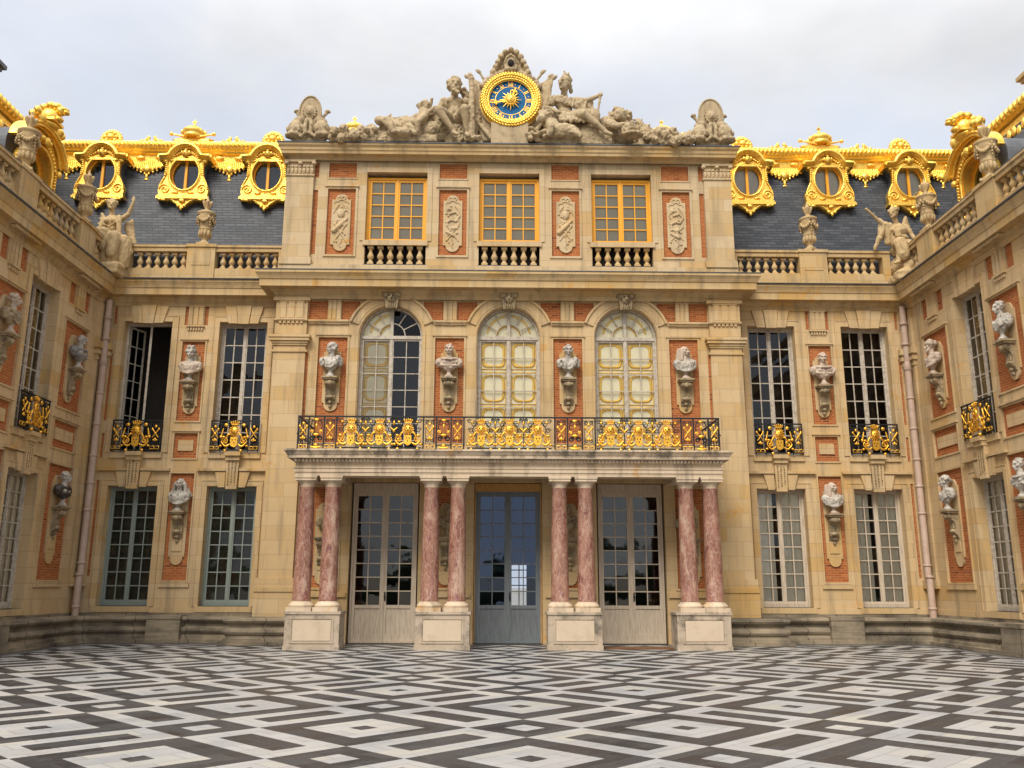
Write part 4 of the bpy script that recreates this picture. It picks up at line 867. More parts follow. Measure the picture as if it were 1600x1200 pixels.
def roof_gold(WG, FA, FS, s):
    q = lambda u, v: tuple(sorted((s*u, s*v)))
    zt = 17.15; Y = 1.85+.22*(zt-11.9); Xr = 14.3+.56*(zt-11.9)
    b = MB(); rnd = random.Random(4)
    pth = [(-Xr,-13.4),(-Xr,Y),(-4.8,Y)] if s < 0 else [(4.8,Y),(Xr,Y),(Xr,-13.4)]
    b.moulding(pth, [(-.1,16.72),(.17,16.74),(.19,16.80),(.14,16.84),(.16,17.08),(.26,17.12),(.30,17.18),(.24,17.22),(.30,17.28),(.36,17.42),(.30,17.58),(.16,17.66),(-.1,17.66)], 'gold')
    n = 64
    for k in range(n):                                    # leaf-wrapped roll
        x = 7.4+k*(Xr-7.4)/n; b.ball((s*x,Y-.22,17.44),(.10,.20,.19),'gold',8,6,Matrix.Rotation(.5*s,3,'Y'))
    for k in range(40): yy = Y-.3-k*.26; b.ball((s*(Xr-.22),yy,17.44),(.20,.10,.19),'gold',8,6)
    for k in range(13): x = 7.75+k*.72; b.ball((s*x,Y-.20,16.97),(.17,.05,.07),'gold',10,6)
    for c in (7.2,10.2,13.2,16.1):                          # pierced lambrequins between the dormers
        for k in range(-9,10):
            t = k/9; x = s*(c+t*.62); yy = 1.85+.22*(16.6-11.9)-.10
            if abs(c+t*.62) < 7.35: continue
            dz = .34*(1-abs(t))**.8+.10*(k % 2)
            b.limb((x,yy,16.76),(x-.03*k/9,yy,16.72-dz),.035,.045,'gold'); b.ball((x,yy-.03,16.66-dz*.55),(.05,.04,.06),'gold',6,5)
        if c > 7.4:
            b.ball((s*c,yy-.05,16.50),(.15,.06,.15),'gold',8,6); b.ball((s*c,yy,16.20),(.06,.05,.13),'gold',8,6); b.ball((s*c,yy,16.08),(.10,.05,.05),'gold',8,6)
    for k in range(34):                                   # hem along the flank roof
        yy = Y-1.2-k*.28; zz = 16.45-.12*(k % 3 == 1); b.ball((s*(14.3+.56*(16.5-11.9)-.12),yy,zz),(.07,.12,.2),'gold',6,5)
    for i, c in enumerate((8.72,11.67,14.67)): crest(b, s*c, 17.62, Y-.1, 'crown' if i == 1 else 'rose')
    crest(b, s*5.78, 17.95, Y+.1, 'crown')
    for c in (7.45,10.2,13.2):
        for sx in (-1, 1):
            b.tube([(s*c+sx*(.05+.04*k),Y-.1,17.62+.09*math.sin(k*.6)+.02*k*(k < 5)) for k in range(12)], [.05]*6+[.045,.04,.035,.03,.025,.02], 'gold', 6); b.ball((s*c+sx*.12,Y-.1,17.80),(.07,.06,.10),'gold',8,6); b.ball((s*c+sx*.36,Y-.1,17.70),(.08,.06,.05),'gold',8,6)
    b.build('roof_crest', WG)
    for i, c in enumerate((8.72,11.67,14.67)):
        o = link('dormer', DM[0], WG, Vector((s*c,2.35,16.12))-wloc(WG))
        for k, nm in ((1,'casement'),(2,'pane'),(3 if s < 0 else 4, 'dark_back' if s < 0 else 'blind')): link(nm, DM[k], o)
    # arched dormer on the flank, helmet trophy on top
    a0 = -s*-2.98; y = .65; b = MB(FS)
    hw, sp = .64, 13.66
    inn = [(hw,12.0),(hw,sp)]+arc(0,sp,hw,0,180,20,.58)[1:]+[(-hw,12.0)]; out = [(1.05,11.7),(1.05,14.05)]+arc(0,14.05,1.05,0,180,20,.75)[1:]+[(-1.05,11.7)]
    n = len(inn); vs = [(a0+x,y,z) for x,z in inn]+[(a0+x,y,z) for x,z in out]+[(a0+x,y+.45,z) for x,z in inn]
    b.add(vs, [(i,i+1,n+i+1,n+i) for i in range(n-1)]+[(2*n+i,2*n+i+1,i+1,i) for i in range(n-1)], 'gold')
    for rr, yy, rad in ((.98,-.20,.05),(.92,-.13,.045),(.86,-.06,.04)):
        b.tube([(a0-1.28*rr,y+yy,14.12)]+[(a0+x,y+yy,z) for x,z in arc(0,14.08,1.2*rr,172,8,22,.88*rr)]+[(a0+1.28*rr,y+yy,14.12)], rad, 'gold', 6)
    b.prism([(a0+x,z) for x,z in arc(0,14.08,1.2,4,176,20,.88)+arc(0,14.08,1.06,176,4,20,.76)], y-.20, y+.3, 'gold')
    for sx in (-1,1):
        for k in range(22): b.ball((a0+sx*.90,y-.03,11.8+k*.1),(.055,.05,.045),'gold',8,6)
        for k in range(9): t = R(15+k*9); b.ball((a0+sx*.84*math.cos(t),y-.05,13.75+.72*math.sin(t)),(.06,.05,.06),'gold',8,6)
        b.box(a0+sx*.78-.03,a0+sx*.78+.03,y-.05,y,11.7,13.5,'gold'); b.ball((a0+sx*.98,y-.08,13.9),(.10,.10,.12),'gold',8,6)
        b.ball((a0+sx*.2,y-.12,14.52),(.12,.08,.09),'gold',8,6)
    b.tube([(a0+x,y-.04,z) for x,z in [(-hw-.06,11.8)]+arc(0,sp,hw+.06,180,0,18,.64)+[(hw+.06,11.8)]], .05, 'gold', 6)
    b.ball((a0,y-.14,14.5),(.13,.10,.15),'gold',10,8)
    b.ball((a0,y-.15,15.28),(.27,.30,.28),'gold',14,10); b.box(a0-.30,a0+.30,y-.42,y+.12,15.08,15.16,'gold'); b.ball((a0,y-.40,15.22),(.16,.14,.10),'gold',10,6); b.ball((a0,y-.1,15.02),(.34,.3,.10),'gold',12,6)
    for k in range(9):                                    # crest of overlapping plumes curling over the helmet
        t = R(165-k*20); b.ball((a0+.05*(k % 2),y-.16-.30*math.cos(t)*-1,15.42+.24*math.sin(t)),(.17,.14,.13),'gold',8,6)
    b.ball((a0,y-.52,15.52),(.16,.16,.08),'gold',8,6); b.ball((a0,y-.60,15.44),(.12,.10,.07),'gold',8,6)
    for k in range(14): b.ball((a0+rnd.uniform(-.75,.75),y-.1+rnd.uniform(-.1,.2),15.0+rnd.uniform(-.05,.22)),(rnd.uniform(.09,.17),rnd.uniform(.09,.15),rnd.uniform(.1,.2)),'gold',8,6)
    dm = b.build('arched_dormer', WG); off = wloc(dm)
    c = MB(FS); yy = y+.28
    for x0,x1,z0,z1 in ((-hw,-hw+.09,12,sp),(hw-.09,hw,12,sp),(-.05,.05,12,sp+.56),(-hw+.09,-.05,12,12.1),(.05,hw-.09,12,12.1),(-hw+.09,-.05,12.85,12.9),(.05,hw-.09,12.85,12.9)): c.box(a0+x0,a0+x1,yy,yy+.07,z0,z1,'yellow_paint')
    c.prism([(a0+x,z) for x,z in arc(0,sp,hw,0,180,18,.58)+arc(0,sp,hw-.09,180,0,18,.49)], yy, yy+.07, 'yellow_paint'); c.build('casement', dm, off)
    c = MB(FS); c.prism([(a0+x,z) for x,z in [(-hw,12.0),(hw,12.0)]+arc(0,sp,hw,0,180,18,.58)], yy+.03, yy+.04, 'glass'); c.build('pane', dm, off)
    c = MB(FS); c.prism([(a0+x,z) for x,z in [(-hw,12.0),(hw,12.0)]+arc(0,sp,hw,0,180,18,.58)], yy+.3, yy+.33, 'blind' if s > 0 else 'shade_black'); c.build('blind', dm, off)  # left dormer gets a painted-dark sheet for its unlit attic
    c = MB(FS); c.prism([(a0+x,z) for x,z in [(-1.04,11.5),(1.02,11.5),(1.02,14.03)]+arc(0,14.03,1.02,0,180,20,.74)[1:]], y+.46, y+3.2, 'lead'); c.build('lead_cheek', dm, off)
roof_gold(*WL[:3], -1); roof_gold(*WR[:3], 1)
for s in (-1, 1):                                            # chimneys rising behind the flank roofs
    t = thing('stone_chimney', 'chimney top at the %s photo edge, beyond the gilded roof ridge' % ('left' if s < 0 else 'right'), 'chimney', (s*18.3,-.9,17.0))
    b = MB(); CX = 17.75 if s < 0 else 18.2; b.box(*sorted((s*CX,s*19.9)),-2.9,.3,16.5,18.9,'stone_pale'); b.build('stack', t)
    b = MB(); x0,x1 = sorted((s*CX,s*19.9)); m = 'lead' if s < 0 else 'stone_trim'
    for o,z0,z1 in ((.06,18.0,18.1),(.10,18.75,18.95),(.2,18.95,19.08),(.3,19.08,19.22)): b.box(x0-o,x1+o,-2.9-o,.3+o,z0,z1,m)
    b.build('cap', t)

# ---------------------------------------------------------------- drain pipes, stone bench
for s in (-1, 1):
    t = thing('drain_pipe', 'long pinkish lead drain pipe in the wall corner beside %s' % ('the open dark window' if s < 0 else 'the wing with white curtains'), 'drain pipe', (s*13.02,.56,.8), 'drain pipes in the two corners')
    b = MB(); x, y = s*13.02, .56
    b.tube([(x,y-.05,.78),(x,y-.05,1.9),(x,y+.02,2.1),(x,y+.02,8.6)], .105, 'pipe', 14); b.tube([(x+s*.02,y+.04,8.62),(x+s*.02,y+.04,10.75)], .10, 'pipe', 14); b.build('pipe', t)
    for z in (1.0,1.95,2.3,3.9,4.75,5.6,6.6,7.6,9.4,10.1):
        b = MB(); b.lathe((x,y+(.02 if z > 2 else -.05),z), [(.107,0),(.125,.015),(.13,.04),(.125,.065),(.107,.08)], 'pipe', 14); b.build('collar', t)
    b = MB(); b.lathe((x,y+.02,8.55), [(.11,0),(.14,.03),(.09,.28),(.02,.42)], 'pipe', 14); b.build('funnel', t)
    t = thing('stone_bench', 'blackened moulded stone bench running round the corner below %s' % ('the grey-green windows' if s < 0 else 'the white-curtained windows'), 'bench', (s*10,.3,0), 'stone benches along the wings')
    pth = [(-13.25,-13.4),(-13.25,.25),(-12.7,.8),(-7.62,.8),(-7.62,-.25),(-6.0,-.25)] if s < 0 else [(6.0,-.25),(7.62,-.25),(7.62,.8),(12.7,.8),(13.25,.25),(13.25,-13.4)]
    b = MB(); b.moulding(pth, [(.66,0),(.66,.11),(.55,.115),(.54,.20),(.49,.22),(.48,.27),(.53,.31),(.56,.37),(.54,.44),(.48,.48),(.43,.50),(.42,.56),(.47,.61),(.54,.64),(.57,.69),(.55,.75),(.50,.77),(-.0,.785)], 'bench')
    b.build('seat', t)
    for fr, a0, a1 in ((Frame(0,.8,1,0),*sorted((s*9.72,s*10.72))),(Frame(s*13.25,0,0,-s),*sorted((-s*-3.95,-s*-4.95)))):
        b = MB(fr); a1 = a1-.01; b.box(a0,a1,-.69,-.0,0,.80,'bench'); b.box(a0-.02,a1+.02,-.71,-.0,.70,.805,'bench'); b.box(a0-.02,a1+.02,-.71,0,0,.115,'bench'); b.build('pier', t)

# ---------------------------------------------------------------- wrought iron railings
def crown_small(b, x, y, z, w_):
    b.box(x-w_*.42,x+w_*.42,y-.03,y+.03,z,z+.035,'gilt_iron')
    for k in (-1,-.5,0,.5,1): b.limb((x+k*w_*.4,y,z+.03),(x+k*w_*.5,y,z+.12-.03*abs(k)),.018,.024,'gilt_iron')
def coat(b, x, y, z0, h, mask=True):
    """gilded cartouche: crown, radiant mask, shield and acanthus scrolls"""
    G = 'gilt_iron'; k = h/1.0
    crown_small(b, x, y-.01, z0+.82*k, .26*k)
    b.ball((x,y-.025,z0+.62*k),(.118*k,.045,.13*k),G,14,8)
    for i in range(18): t = 2*math.pi*i/18; b.limb((x+.13*k*math.cos(t),y-.01,z0+.62*k+.14*k*math.sin(t)),(x+.185*k*math.cos(t),y-.01,z0+.62*k+.19*k*math.sin(t)),.016,.012,G)
    if mask:
        b.ball((x,y-.075,z0+.61*k),(.02,.02,.035),G,6,5)
        for sx in (-1,1): b.ball((x+sx*.045*k,y-.068,z0+.66*k),(.016,.012,.012),'iron',6,4)
        b.ball((x,y-.068,z0+.55*k),(.03,.012,.01),'iron',6,4)
    else:
        for dx,dz in ((-.05,.04),(.05,.04),(0,-.04)): b.ball((x+dx*k,y-.07,z0+.62*k+dz*k),(.018,.012,.026),'iron',6,4)
    b.prism([(x-.12*k,z0+.42*k),(x+.12*k,z0+.42*k),(x+.11*k,z0+.16*k),(x+.05*k,z0+.11*k),(x,z0+.09*k),(x-.05*k,z0+.11*k),(x-.11*k,z0+.16*k)], y-.05, y+.0, G)
    for dx,dz in ((-.045,.33),(.045,.33),(0,.24)): b.ball((x+dx*k,y-.052,z0+dz*k),(.016,.01,.026),'iron',6,4)
    for sx in (-1,1):
        b.tube([(x+sx*(.14+.02*i)*k,y-.02,z0+(.50+.03*math.sin(i*.5)-.004*i*i)*k) for i in range(9)], [.022,.03,.034,.034,.032,.03,.026,.022,.016], G, 6)
        b.tube([(x+sx*(.29+.12*math.cos(t*.5-.8)*(1-t/22))*k,y-.01,z0+(.29+.13*math.sin(t*.5-.8)*(1-t/22))*k) for t in range(18)], .021*k, G, 6)
        b.tube([(x+sx*(.13+.035*i)*k,y-.025,z0+(.20-.10*math.sin(i*.42)+.006*i)*k) for i in range(9)], [.018,.026,.033,.037,.037,.034,.03,.026,.02], G, 6)
        b.ball((x+sx*.42*k,y-.03,z0+.13*k),(.05,.04,.04),G,8,6); b.ball((x+sx*.34*k,y-.03,z0+.42*k),(.06,.03,.035),G,8,6)
def scroll(b, x, y, z, r, s, m, turns=1.5, rad=.012):
    n = int(turns*10); b.tube([(x+s*r*math.cos(i*.628)*(1-i/(n*1.25)), y, z+r*math.sin(i*.628)*(1-i/(n*1.25))) for i in range(n)], rad, m, 5)
def torch_cross(b, x, y, z, h):
    G = 'gilt_iron'
    for sx in (-1,1): b.limb((x-sx*.09,y-.02,z-h*.2),(x+sx*.09,y-.02,z+h*.2),.014,.026,G); b.ball((x+sx*.1,y-.02,z+h*.23),(.035,.03,.045),G,8,6)
    b.ball((x,y-.03,z),(.035,.03,.035),G,8,6); b.ball((x,y-.02,z-h*.32),(.04,.025,.06),G,8,6); b.ball((x,y-.02,z+h*.36),(.045,.025,.05),G,8,6)
    for sx in (-1,1): b.ball((x+sx*.05,y-.02,z-h*.34),(.03,.02,.03),G,6,5)
def corner_box(b, x, y, z, w_):
    G = 'gilt_iron'
    for sx in (-.5,.5): c = x+sx*w_*.5; b.tube([(c-w_*.2,y-.015,z),(c+w_*.2,y-.015,z),(c+w_*.2,y-.015,z+.09),(c-w_*.2,y-.015,z+.09)], .013, G, 5, True); b.ball((c,y-.015,z+.045),(.02,.015,.02),'iron',6,4)
def window_railing():
    ib = MB(); I = 'iron'; W = .775
    ib.box(-W,W,-.03,.03,.98,1.02,I); ib.box(-W,W,-.02,.02,.05,.08,I); ib.box(-W,W,-.015,.015,.90,.92,I)
    for x in (-W+.02,-.44,.44,W-.02): ib.box(x-.016,x+.016,-.016,.016,0,1.0,I)
    for sx in (-1,1):
        for z, r_ in ((.80,.09),(.25,.09),(.5,.07)): scroll(ib, sx*.34, 0, z, r_, sx, I); scroll(ib, sx*.61, 0, z, r_, -sx, I)
        ib.tube([(sx*(.2+.2*math.cos(t*.4)),.0,.55+.4*math.sin(t*.4)) for t in range(8)], .014, I, 5); scroll(ib, sx*.22, 0, .83, .09, -sx, I)
        for x in (.52,.70): ib.box(sx*x-.01,sx*x+.01,-.01,.01,.2,.9,I)
    ib.box(-W+.04,W-.04,-.012,.012,.19,.21,I)
    gb = MB(); coat(gb, 0, -.02, .06, .98)
    for sx in (-1,1):
        torch_cross(gb, sx*.61, -.02, .58, .62); corner_box(gb, sx*.61, -.02, .085, .30); gb.ball((sx*.25,-.10,.03),.052,'gilt_iron',10,8)
        gb.ball((sx*.28,-.03,.86),(.07,.03,.06),'gilt_iron',8,6); gb.limb((sx*.40,-.03,.55),(sx*.36,-.03,.74),.03,.02,'gilt_iron'); gb.ball((sx*.42,-.03,.48),(.05,.03,.06),'gilt_iron',8,6)
    bb = MB(); bb.box(-W+.05,W-.05,.03,.036,.1,.88,'iron')
    return ib.mesh('iron_grille'), gb.mesh('gilded_ornament')
RG = window_railing()
def place_railing(fr, a, lab):
    t = thing('window_railing', lab, 'railing', fr(a, -.12, 5.785), 'gilded window railings', fr.ang); link('iron_grille', RG[0], t); link('gilded_ornament', RG[1], t)
for s, (WG, FA, FS, SA) in ((-1, WL), (1, WR)):
    if s < 0: L3 = ('black and gold railing of the shuttered dark-paned window nearest the pavilion, beside the open window', 'black and gold railing across the window that stands wide open', 'black and gold railing seen at a slant above the bust with black cloak')
    else: L3 = ('black and gold railing between the pavilion and the bust of a square-haired man', 'black and gold railing of the window next to the drain pipe, above white curtains', 'black and gold railing seen at a slant near the right edge of the photo')
    L3 = [l.replace('shuttered dark-paned window nearest the pavilion', 'dark-paned window next to the pavilion') for l in L3]
    place_railing(FA, s*8.68, L3[0]); place_railing(FA, s*11.78, L3[1]); place_railing(FS, SA(-2.98), L3[2])
BR = thing('balcony_railing', 'long black and gold railing with crowned shields along the balcony over the columns', 'railing', (0,-2.3,5.41))
b = MB(); I = 'iron'; y = -2.3; z = 5.41
b.box(-6.02,6.02,y-.03,y+.03,z+.96,z+1.0,I)
for sx in (-1,1): b.box(sx*6.0-.025,sx*6.0+.025,y,-.25,z+.96,z+1.0,I); b.box(sx*6.0-.02,sx*6.0+.02,y,-.25,z+.03,z+.06,I)
for k in range(6):
    for sx in (-1,1): b.box(sx*6.0-.013,sx*6.0+.013,y+.3+k*.33,y+.326+k*.33,z,z+.97,I); scroll(b, sx*6.0, y+.2+k*.33, z+.5, .1, 1, I)
posts = [p*s for p in (1.30,1.66,2.08,2.45,4.92,5.27,5.70,6.0) for s in (-1,1)]
for x in posts: b.box(x-.02,x+.02,y-.02,y+.02,z,z+.97,I)
for u0,u1 in ((-6.0,-4.92),(-2.45,-1.30),(1.30,2.45),(4.92,6.0)): b.box(u0,u1,y-.015,y+.015,z+.03,z+.055,I); b.box(u0,u1,y-.01,y+.01,z+.19,z+.205,I); b.box(u0,u1,y-.01,y+.01,z+.88,z+.895,I)
g = MB(); ms = [c+d for c in (-3.69,0,3.69) for d in (-.805,0,.805)]
for c in (-3.69,0,3.69): b.box(c-1.2,c+1.2,y-.02,y+.02,z+.07,z+.105,I)
for i, x in enumerate(ms):
    coat(g, x, y-.02, z+.07, .88, i % 3 == 1); 
    for sx in (-1,1):
        g.ball((x+sx*.28,y-.06,z+.045),.048,'gilt_iron',10,8)
        scroll(b, x+sx*.2, y, z+.78, .10, -sx, I); scroll(b, x+sx*.34, y, z+.86, .07, sx, I); scroll(b, x+sx*.30, y, z+.60, .08, sx, I)
        b.tube([(x+sx*(.08+.16*math.sin(t*.45)),y,z+.86-.07*t) for t in range(8)], .014, I, 5)
        g.ball((x+sx*.26,y-.02,z+.83),(.05,.03,.035),'gilt_iron',6,5)
    for dx in ((.4025,) if i % 3 < 2 else ()):             # palmette between shields
        xx = x+dx; b.box(xx-.011,xx+.011,y-.01,y+.01,z+.1,z+.96,I)
        g.ball((xx,y-.02,z+.80),(.035,.03,.07),'gilt_iron',8,6)
        for sx in (-1,1): g.limb((xx,y-.02,z+.58),(xx+sx*.09,y-.02,z+.66),.028,.02,'gilt_iron'); scroll(b, xx+sx*.07, y, z+.9, .05, sx, I)
        g.ball((xx,y-.02,z+.57),(.04,.03,.05),'gilt_iron',8,6)
for u, w_ in ((-1.48,.34),(1.48,.34),(-2.265,.34),(2.265,.34),(-5.095,.33),(5.095,.33),(-5.85,.27),(5.85,.27)):
    torch_cross(g, u, y-.02, z+.55, .6); corner_box(g, u, y-.02, z+.07, w_)
    for sx in (-1,1): scroll(b, u+sx*.07, y, z+.82, .06, sx, I); b.box(u+sx*.12-.008,u+sx*.12+.008,y-.008,y+.008,z+.2,z+.88,I); scroll(b, u+sx*.07, y, z+.3, .06, sx, I)
for u in (-1.87,1.87,-5.485,5.485):                           # lyre panels
    for sx in (-1,1):
        scroll(b, u+sx*.1, y, z+.80, .08, sx, I); scroll(b, u+sx*.1, y, z+.35, .08, -sx, I, rad=.022); b.tube([(u+sx*(.05+.11*math.sin(t*.4)),y,z+.5+.055*t) for t in range(8)], .014, I, 5)
        scroll(g, u+sx*.12, y-.02, z+.54, .05, sx, 'gilt_iron', rad=.016); g.limb((u,y-.03,z+.07),(u+sx*.13,y-.03,z+.10),.045,.02,'gilt_iron')
    g.ball((u,y-.03,z+.45),(.10,.04,.045),'gilt_iron',8,6); g.ball((u,y-.03,z+.70),(.035,.03,.08),'gilt_iron',8,6); g.ball((u,y-.03,z+.15),(.07,.04,.05),'gilt_iron',8,6); g.ball((u,y-.02,z+.88),(.08,.03,.04),'gilt_iron',8,6)
b.build('iron_grille', BR); g.build('gilded_ornament', BR)
# ---------------------------------------------------------------- stone urns on the balustrades
def urn_parts():
    m = 'corner_statue'
    b = MB(); b.box(-.23,.23,-.23,.23,0,.07,m); b.lathe((0,0,.07), [(.2,0),(.2,.04),(.12,.08),(.10,.13),(.13,.17),(.19,.25),(.22,.36),(.21,.44),(.23,.46),(.23,.50),(.20,.52),(.225,.60),(.27,.78),(.30,.92),(.30,.96),(.34,.99),(.34,1.03),(.29,1.06),(.20,1.09),(.10,1.12),(.09,1.16)], m, 20)
    for k in range(10): t = 2*math.pi*k/10; b.ball((.2*math.cos(t),.2*math.sin(t),.40),(.06,.06,.12),m,6,5)
    body = b.mesh('vase')
    g = MB()
    for k in range(4):
        t0 = math.pi/4+k*math.pi/2
        for i in range(9): f = i/8; t = t0+f*math.pi/2; g.ball((.31*math.cos(t),.31*math.sin(t),.97-.20*math.sin(math.pi*f)),(.055,.055,.06),m,6,5)
        for i in range(4): g.ball((.30*math.cos(t0),.30*math.sin(t0),.92-.09*i),(.05-.006*i,)*3,m,6,5)
    garland = g.mesh('garland')
    f = MB(); f.lathe((0,0,1.2), [(.09,0),(.11,.03),(.08,.05),(.10,.10)], m, 12); f.ball((0,0,1.46),(.085,.085,.15),m,8,6)
    for k in range(5): t = 2*math.pi*k/5; f.limb((.06*math.cos(t),.06*math.sin(t),1.3),(.14*math.cos(t),.14*math.sin(t),1.46),.05,.06,m)
    f.limb((0,0,1.5),(0,0,1.68),.06,.02,m)
    return body, garland, f.mesh('finial')
UR = urn_parts()
for loc, lab in (((-10.15,.66,12.68),'stone urn against the slate roof, right of the winged statue with raised arm'),
                 ((10.15,.66,12.68),'stone urn against the slate roof, left of the winged statue holding a rod'),
                 ((-13.29,-1.2,12.68),'stone urn on the flank balustrade just behind the winged statue with raised arm'),
                 ((-13.29,-4.74,12.68),'stone urn before the arched gilded dormer near the left edge of the photo'),
                 ((13.29,-1.2,12.68),'stone urn on the flank balustrade at the shoulder of the winged statue holding a rod'),
                 ((13.29,-4.74,12.68),'stone urn before the arched gilded dormer near the right edge of the photo')):
    t = thing('stone_urn', lab, 'urn', loc, 'urns on the balustrades', R(random.choice((0, 22, 45)))); t.scale = (.9,.9,1.06)
    for k, nm in enumerate(('vase','garland','finial')): link(nm, UR[k], t)

# ---------------------------------------------------------------- marble busts
def dent(me, spots):
    """carve eye sockets and the mouth line into the fused surface"""
    for v in me.vertices:
        for c, r_, d in spots:
            q = (v.co-Vector(c)).length
            if q < r_: v.co -= v.normal*d*(1-(q/r_)**2)
def bust(hair='short', beard=False, yaw=0., tilt=0., width=.31, m='marble', veil=False, nude=False, seed=1):
    rnd = random.Random(seed); b = MB(); Rz = Matrix.Rotation(yaw, 3, 'Z')
    H = lambda x, y, z: tuple(Vector((0,-.02,0)) + Rz @ Vector((x*1.12, y*1.12, 0)) + Vector((0,0,.70+(z-.70)*1.10)))
    b.ball(H(0,.015,.845),(.105,.125,.135),m,16,10,Rz); b.ball(H(0,-.04,.77),(.078,.085,.085),m,12,8,Rz); b.ball(H(0,-.085,.725),(.04,.035,.032),m,8,6)
    b.limb(H(0,-.115,.84),H(0,-.148,.785),.016,.025,m); b.ball(H(0,-.10,.868),(.085,.035,.022),m,10,6,Rz); b.ball(H(0,-.118,.752),(.034,.022,.012),m,8,5,Rz)
    for s in (-1,1): b.ball(H(s*.108,.01,.815),(.02,.035,.045),m,8,6,Rz); b.ball(H(s*.055,-.085,.80),(.04,.035,.04),m,8,6)
    b.limb((0,.01,.5),H(0,.02,.76),.095,.078,m)
    if hair in ('short','curly','high'):
        b.ball(H(0,.035,.87),(.118,.128,.125),m,14,8,Rz)
        n = {'short': 26, 'curly': 46, 'high': 40}[hair]
        for k in range(n):
            t = rnd.uniform(0, 2*math.pi); e = rnd.uniform(.0, 1.4); c_ = math.cos(e)
            x, y, z = .12*c_*math.sin(t), .03+.13*c_*math.cos(t), .86+.125*math.sin(e)
            if y < -.04 and z < .90: continue
            q = .034 if hair == 'short' else .05; b.ball(H(x,y,z), q*rnd.uniform(.8,1.2), m, 6, 5)
        if hair == 'high':
            for k in range(16): t = k*.4; b.ball(H(.085*math.cos(t),.0+.07*math.sin(t),.99+.02*(k % 3)),.042,m,6,5)
            b.ball(H(0,.15,.84),(.07,.07,.09),m,8,6); b.limb(H(.10,.06,.8),H(.13,.05,.56),.04,.03,m)
    if hair == 'long':
        b.ball(H(0,.04,.86),(.125,.13,.13),m,14,8,Rz)
        for s in (-1,1):
            for k in range(4): b.limb(H(s*(.10+.01*k),.0+.04*k,.88),H(s*(.12+.015*k),-.01+.05*k,.58),.045,.04,m)
    if beard:
        for k in range(20): b.ball(H(rnd.uniform(-.075,.075),rnd.uniform(-.12,-.04),rnd.uniform(.66,.76)),rnd.uniform(.022,.036),m,6,5)
    if veil:
        b.ball(H(0,.11,.86),(.145,.15,.17),m,14,8,Rz)
        for s in (-1,1):
            for k in range(5): b.limb(H(s*(.135-.01*k),.05+.03*k,.86),(s*(.2+.03*k),.04+.02*k,.5),.05,.06,m)
    w_ = width; b.ball((0,.03,.46),(w_*.8,.15,.17),m,16,10); b.ball((0,.0,.33),(w_*.52,.12,.13),m,12,8); b.ball((0,.0,.26),(.1,.09,.06),m,10,6)
    for s in (-1,1): b.limb((s*.10,.03,.55),(s*(w_-.07),.05,.50),.085,.10,m); b.limb((s*(w_-.07),.05,.49),(s*(w_-.075),.04,.41),.098,.085,m); b.ball((s*.1,-.085,.45),(.095,.06,.075),m,10,6)
    me = sculpt(b, 'figure', .015, 1, .005, 16)
    dent(me, [(H(sx*.045,-.125,.825), .042, .034) for sx in (-1,1)] + [(H(sx*.02,-.128,.733), .022, .014) for sx in (-1,0,1)] + [(H(sx*.085,-.09,.76), .04, .012) for sx in (-1,1)])
    return me
def cloak(m, kind='toga', width=.31, seed=1):
    b = MB(); w_ = width+.012; n = 9
    b.ball((0,.03,.45),(w_*.83,.162,.172),m,16,10); b.ball((0,.0,.325),(w_*.55,.13,.14),m,12,8)
    for s in (-1,1): b.limb((s*.13,.03,.54),(s*(w_-.07),.05,.495),.09,.108,m); b.limb((s*(w_-.07),.05,.485),(s*(w_-.075),.04,.40),.107,.09,m)
    if kind == 'toga':
        for k in range(6):
            o = k*.045; b.tube([(-.22+.02*k,.0-.08,.56-o*.3),(-.12,-.14,.50-o),(.02,-.165,.43-o*.8),(.15,-.15,.47-o*.6),(.25,-.06,.57-o*.7)], .024, m, 6)
        b.limb((.20,-.05,.57),(.24,.06,.58),.07,.07,m)
    elif kind == 'cuirass':
        for k in range(9): x = -.22+k*.055; b.limb((x,-.10,.36),(x*1.02,-.04,.29),.03,.02,m)
        for s in (-1,1):
            for k in range(4): b.limb((s*(w_-.1+.03*k),-.04,.50),(s*(w_-.09+.035*k),-.04,.40),.028,.022,m)
        b.tube([(-.24,-.02,.57),(-.1,-.15,.53),(.08,-.16,.52),(.24,-.04,.58)], .03, m, 6)
    else:
        for k in range(7): o = k*.04; b.tube([(-.27,-.02,.54-o),(-.12,-.145,.47-o),(0,-.16,.44-o),(.12,-.145,.47-o),(.27,-.02,.54-o)], .018, m, 6)
    # open the neckline so the flesh above shows
    return sculpt(b, 'cloak', .017, 1, .022, 10, folds=(13,9,9))
def socle(m):
    b = MB(); b.box(-.125,.125,-.125,.125,0,.03,m); b.lathe((0,0,.03), [(.115,0),(.12,.03),(.085,.06),(.06,.11),(.065,.16),(.09,.185),(.09,.20),(.075,.22)], m, 16); return b.mesh('socle')
SOC = {k: socle(k) for k in ('marble','rose_marble','bracket')}
FIG = {'curly': bust('curly',yaw=R(-35),seed=1), 'broad': bust('short',yaw=R(-4),width=.35,seed=2), 'frontal': bust('short',yaw=R(6),seed=3), 'turned': bust('long',yaw=R(28),seed=4),
       'high': bust('high',yaw=R(8),seed=5), 'veiled': bust('none',veil=True,yaw=R(4),seed=6), 'bearded': bust('curly',True,yaw=R(-12),seed=7), 'bald': bust('none',yaw=R(-10),seed=8), 'long': bust('long',yaw=R(22),seed=9)}
def with_mat(me, m): c = me.copy(); c.materials.clear(); c.materials.append(M[m]); return c
CLK = {'toga': cloak('marble'), 'cuirass': cloak('marble','cuirass',.35,2), 'drape': cloak('marble','drape',.31,3)}
